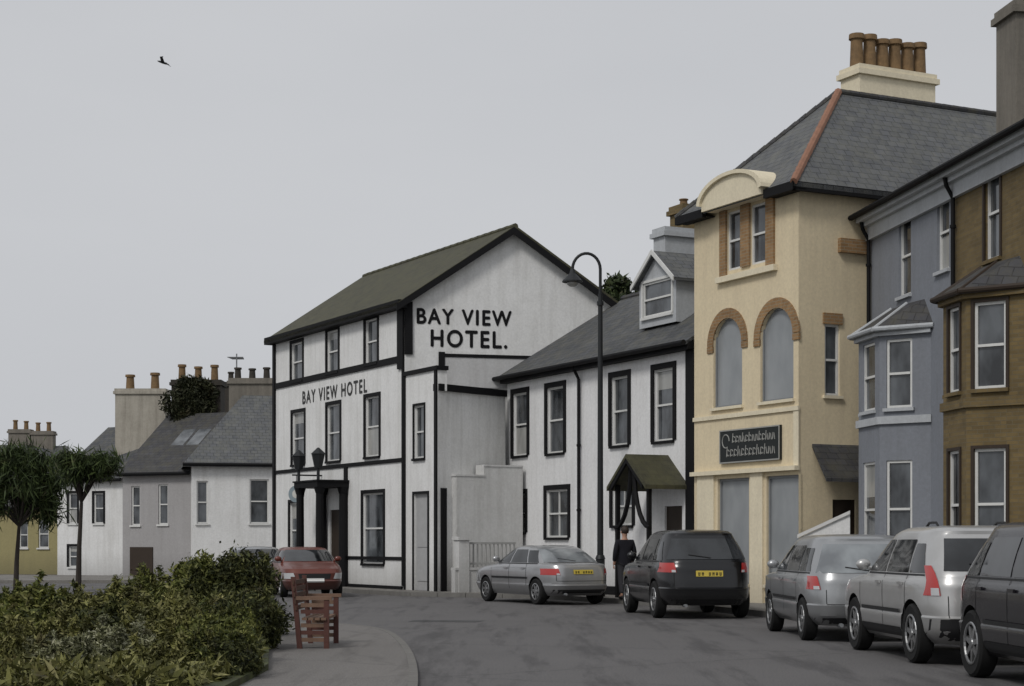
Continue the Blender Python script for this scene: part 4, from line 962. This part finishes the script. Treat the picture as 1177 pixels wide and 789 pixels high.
SLW=[(.99,1.28,.78,1.25,1.12,1.42),(.99,1.3,1.32,2.15,1.5,2.08),(.99,1.3,2.22,3.05,2.15,2.48)]
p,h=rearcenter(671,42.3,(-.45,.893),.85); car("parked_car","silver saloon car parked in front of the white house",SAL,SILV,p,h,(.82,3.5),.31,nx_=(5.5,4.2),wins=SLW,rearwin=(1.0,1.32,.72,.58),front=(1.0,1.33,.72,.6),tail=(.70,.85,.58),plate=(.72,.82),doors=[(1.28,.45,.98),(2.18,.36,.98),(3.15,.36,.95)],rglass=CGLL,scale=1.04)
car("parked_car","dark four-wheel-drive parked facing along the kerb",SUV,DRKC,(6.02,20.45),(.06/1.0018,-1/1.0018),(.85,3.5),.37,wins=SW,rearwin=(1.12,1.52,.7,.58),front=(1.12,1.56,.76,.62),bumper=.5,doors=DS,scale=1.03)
HAT=[(z,r if z<.9 else r*.35+.06,f_-.6 if z<.9 else f_-.35,w) for z,r,f_,w in SAL]
HW=[(.99,1.29,.5,.9,.72,1.0),(.99,1.3,.97,1.75,1.06,1.7),(.99,1.3,1.82,2.6,1.77,2.15)]
def fpos(px,d,head,L):
    c=PX(px,d); return (c.x-head[0]*L,c.y-head[1]*L)
HK=dict(nx_=(5,4),wins=HW,rearwin=(1.0,1.3,.66,.56),front=(1.0,1.32,.7,.58),tail=(.66,.9,.6),doors=[(.95,.45,.98),(1.78,.36,.98)])
hd=V((.25,-.97,0)).normalized(); car("parked_car","small dull red hatchback facing down the street by the hotel",HAT,REDC,fpos(362,48,hd,3.9),(hd.x,hd.y),(.7,3.0),.3,**HK)
hd=V((.4,-.92,0)).normalized(); car("parked_car","grey hatchback mostly hidden behind the planting near the hotel",HAT,GRYC,fpos(318,54,hd,3.9),(hd.x,hd.y),(.7,3.0),.3,**HK)
# ---------------------------------------------------------------- PERSON
c=PX(718,43.3); pe=empty("person",(c.x,c.y,.12),"person in dark coat and trousers standing on the pavement","person")
def skin(name,joints,edges,mat,parent):
    me=bpy.data.meshes.new(name); me.from_pydata([V(j[0]) for j in joints],edges,[]); o=bpy.data.objects.new(name,me); scene.collection.objects.link(o)
    o.parent=parent; me.materials.append(mat)
    md=o.modifiers.new("s",'SKIN'); md.use_smooth_shade=True
    sv=me.skin_vertices[0].data
    for i,j in enumerate(joints): sv[i].radius=(j[1],j[2] if len(j)>2 else j[1]); sv[i].use_root=(i==0)
    sm=o.modifiers.new("u",'SUBSURF'); sm.levels=2; sm.render_levels=2; return o
COAT=paint("dark_coat_cloth",(.015,.015,.02),.9,.4,.2); SKINM=paint("skin",(.42,.24,.17),.6,.1); TROU=paint("dark_trousers",(.03,.03,.035),.9,.3); HAIR=paint("dark_hair",(.03,.02,.014),.7,.3)
J=[((0,0,.98),.15,.12),((0,0,1.2),.15,.11),((0,0,1.38),.17,.11),((0,0,1.48),.07,.06),((0,0,1.56),.055),((0,-.01,1.66),.088,.1),((0,0,1.74),.07,.08),
((-.19,0,1.41),.06),((-.25,.02,1.15),.05),((-.24,-.08,.92),.038),((-.24,-.11,.84),.035),
((.19,0,1.41),.06),((.25,.02,1.15),.05),((.24,-.08,.92),.038),((.24,-.11,.84),.035),
((-.09,0,.88),.095),((-.1,-.03,.5),.065),((-.1,.03,.1),.045),((-.1,-.1,.05),.04),
((.09,0,.88),.095),((.11,.02,.5),.065),((.11,.1,.1),.045),((.11,-.03,.05),.04)]
Ed=[(0,1),(1,2),(2,3),(3,4),(4,5),(5,6),(2,7),(7,8),(8,9),(9,10),(2,11),(11,12),(12,13),(13,14),(0,15),(15,16),(16,17),(17,18),(0,19),(19,20),(20,21),(21,22)]
try:
    skin("body",J,Ed,SKINM,pe)
    C=[((0,0,1.0),.19,.15),((0,0,.8),.21,.17),((0,0,1.2),.175,.135),((0,0,1.38),.195,.135),((0,0,1.47),.09,.08),((-.2,0,1.42),.078),((-.26,.02,1.15),.068),((-.245,-.08,.93),.052),((.2,0,1.42),.078),((.26,.02,1.15),.068),((.245,-.08,.93),.052)]
    skin("coat",C,[(0,1),(0,2),(2,3),(3,4),(3,5),(5,6),(6,7),(3,8),(8,9),(9,10)],COAT,pe)
    T=[((0,0,.95),.15,.13),((-.09,0,.85),.11),((-.1,-.03,.5),.085),((-.1,.03,.12),.07),((.09,0,.85),.11),((.11,.02,.5),.085),((.11,.1,.12),.07)]
    skin("trousers",T,[(0,1),(1,2),(2,3),(0,4),(4,5),(5,6)],TROU,pe)
    for sg in (-1,1):
        for k,(fx,ln) in enumerate(((-.024,.07),(-.008,.08),(.008,.078),(.024,.062))):
            b=V((sg*.24,-.12+fx,.82)); skin("finger",[(b,.011),(b+V((0,-.006,-ln*.5)),.010),(b+V((-sg*.012,-.004,-ln)),.008)],[(0,1),(1,2)],SKINM,pe)
        b=V((sg*.235,-.15,.86)); skin("thumb",[(b,.012),(b+V((-sg*.005,-.02,-.04)),.009)],[(0,1)],SKINM,pe)
except Exception as ex: print("person issue",ex)
WO[pe.name]=V((0,0,0)); m=M(); m.ball((0,.015,1.715),.108,14,0,(.92,1.05,1.0)); m.build("hair",HAIR,pe,smooth=True)
for sg in (-1,1):
    m=M(); m.ball((sg*.035,-.098,1.675),.014); m.build("eye",TRIMB,pe); m=M(); m.ball((sg*.095,0,1.66),.03,8,0,(.4,.7,1)); m.build("ear",SKINM,pe)
m=M(); m.tube([(0,-.1,1.68),(0,-.125,1.645),(0,-.1,1.635)],[.01,.017,.01],6); m.build("nose",SKINM,pe)
m=M(); m.ball((0,-.098,1.61),.022,8,0,(1,.4,.3)); m.build("mouth",REDW,pe)
for sg,y in ((-1,.0),(1,.06)):
    m=M(); m.ball((sg*.105,y-.05,.05),.07,12,0,(.7,2.0,.75)); m.build("shoe",TRIMB,pe,smooth=True)
pe.location=(c.x,c.y,.12); pe.rotation_euler=(0,0,math.radians(200))
# ---------------------------------------------------------------- WORLD, SUN, CAMERA
w=bpy.data.worlds.new("World"); scene.world=w; w.use_nodes=True; nt=w.node_tree; bg=nt.nodes["Background"]
sky=nt.nodes.new("ShaderNodeTexSky"); sky.sky_type='NISHITA'; sky.sun_disc=False; sky.sun_elevation=math.radians(48); sky.dust_density=4; sky.air_density=1
hs=nt.nodes.new("ShaderNodeHueSaturation"); hs.inputs["Saturation"].default_value=.1; nt.links.new(sky.outputs[0],hs.inputs["Color"])
tc=nt.nodes.new("ShaderNodeTexCoord"); nz=nt.nodes.new("ShaderNodeTexNoise"); nz.inputs["Scale"].default_value=1.6; nz.inputs["Detail"].default_value=5
mp=nt.nodes.new("ShaderNodeMapping"); mp.inputs["Scale"].default_value=(1,1,3); nt.links.new(tc.outputs["Generated"],mp.inputs[0]); nt.links.new(mp.outputs[0],nz.inputs["Vector"])
cr=nt.nodes.new("ShaderNodeValToRGB"); cr.color_ramp.elements[0].position=.3; cr.color_ramp.elements[0].color=(5.3,5.45,5.75,1); cr.color_ramp.elements[1].position=.7; cr.color_ramp.elements[1].color=(5.9,6.03,6.3,1)
nt.links.new(nz.outputs["Fac"],cr.inputs[0])
mx=nt.nodes.new("ShaderNodeMixRGB"); mx.inputs[0].default_value=.9; nt.links.new(hs.outputs[0],mx.inputs[1]); nt.links.new(cr.outputs[0],mx.inputs[2])
nt.links.new(mx.outputs[0],bg.inputs["Color"]); bg.inputs["Strength"].default_value=.1
sd_=bpy.data.lights.new("sun",'SUN'); sd_.energy=1.4; sd_.angle=math.radians(14); sd_.color=(1,.97,.93)
so=bpy.data.objects.new("sun",sd_); scene.collection.objects.link(so)
dirv=V((-.42,-.62,.75)); so.rotation_euler=dirv.to_track_quat('Z','Y').to_euler(); so.location=(-20,-20,40)
sky.sun_rotation=math.atan2(dirv.x,dirv.y)
cam=bpy.data.cameras.new("camera"); cam.sensor_width=36; cam.lens=FPX/1177*36; cam.shift_y=(HY-394.5)/1177; cam.clip_end=3000; cam.clip_start=.1
co=bpy.data.objects.new("camera",cam); scene.collection.objects.link(co); co.location=(0,0,EYE); co.rotation_euler=(math.pi/2,0,0); scene.camera=co
scene.view_settings.view_transform='Standard'; scene.view_settings.look='None'; scene.view_settings.exposure=0
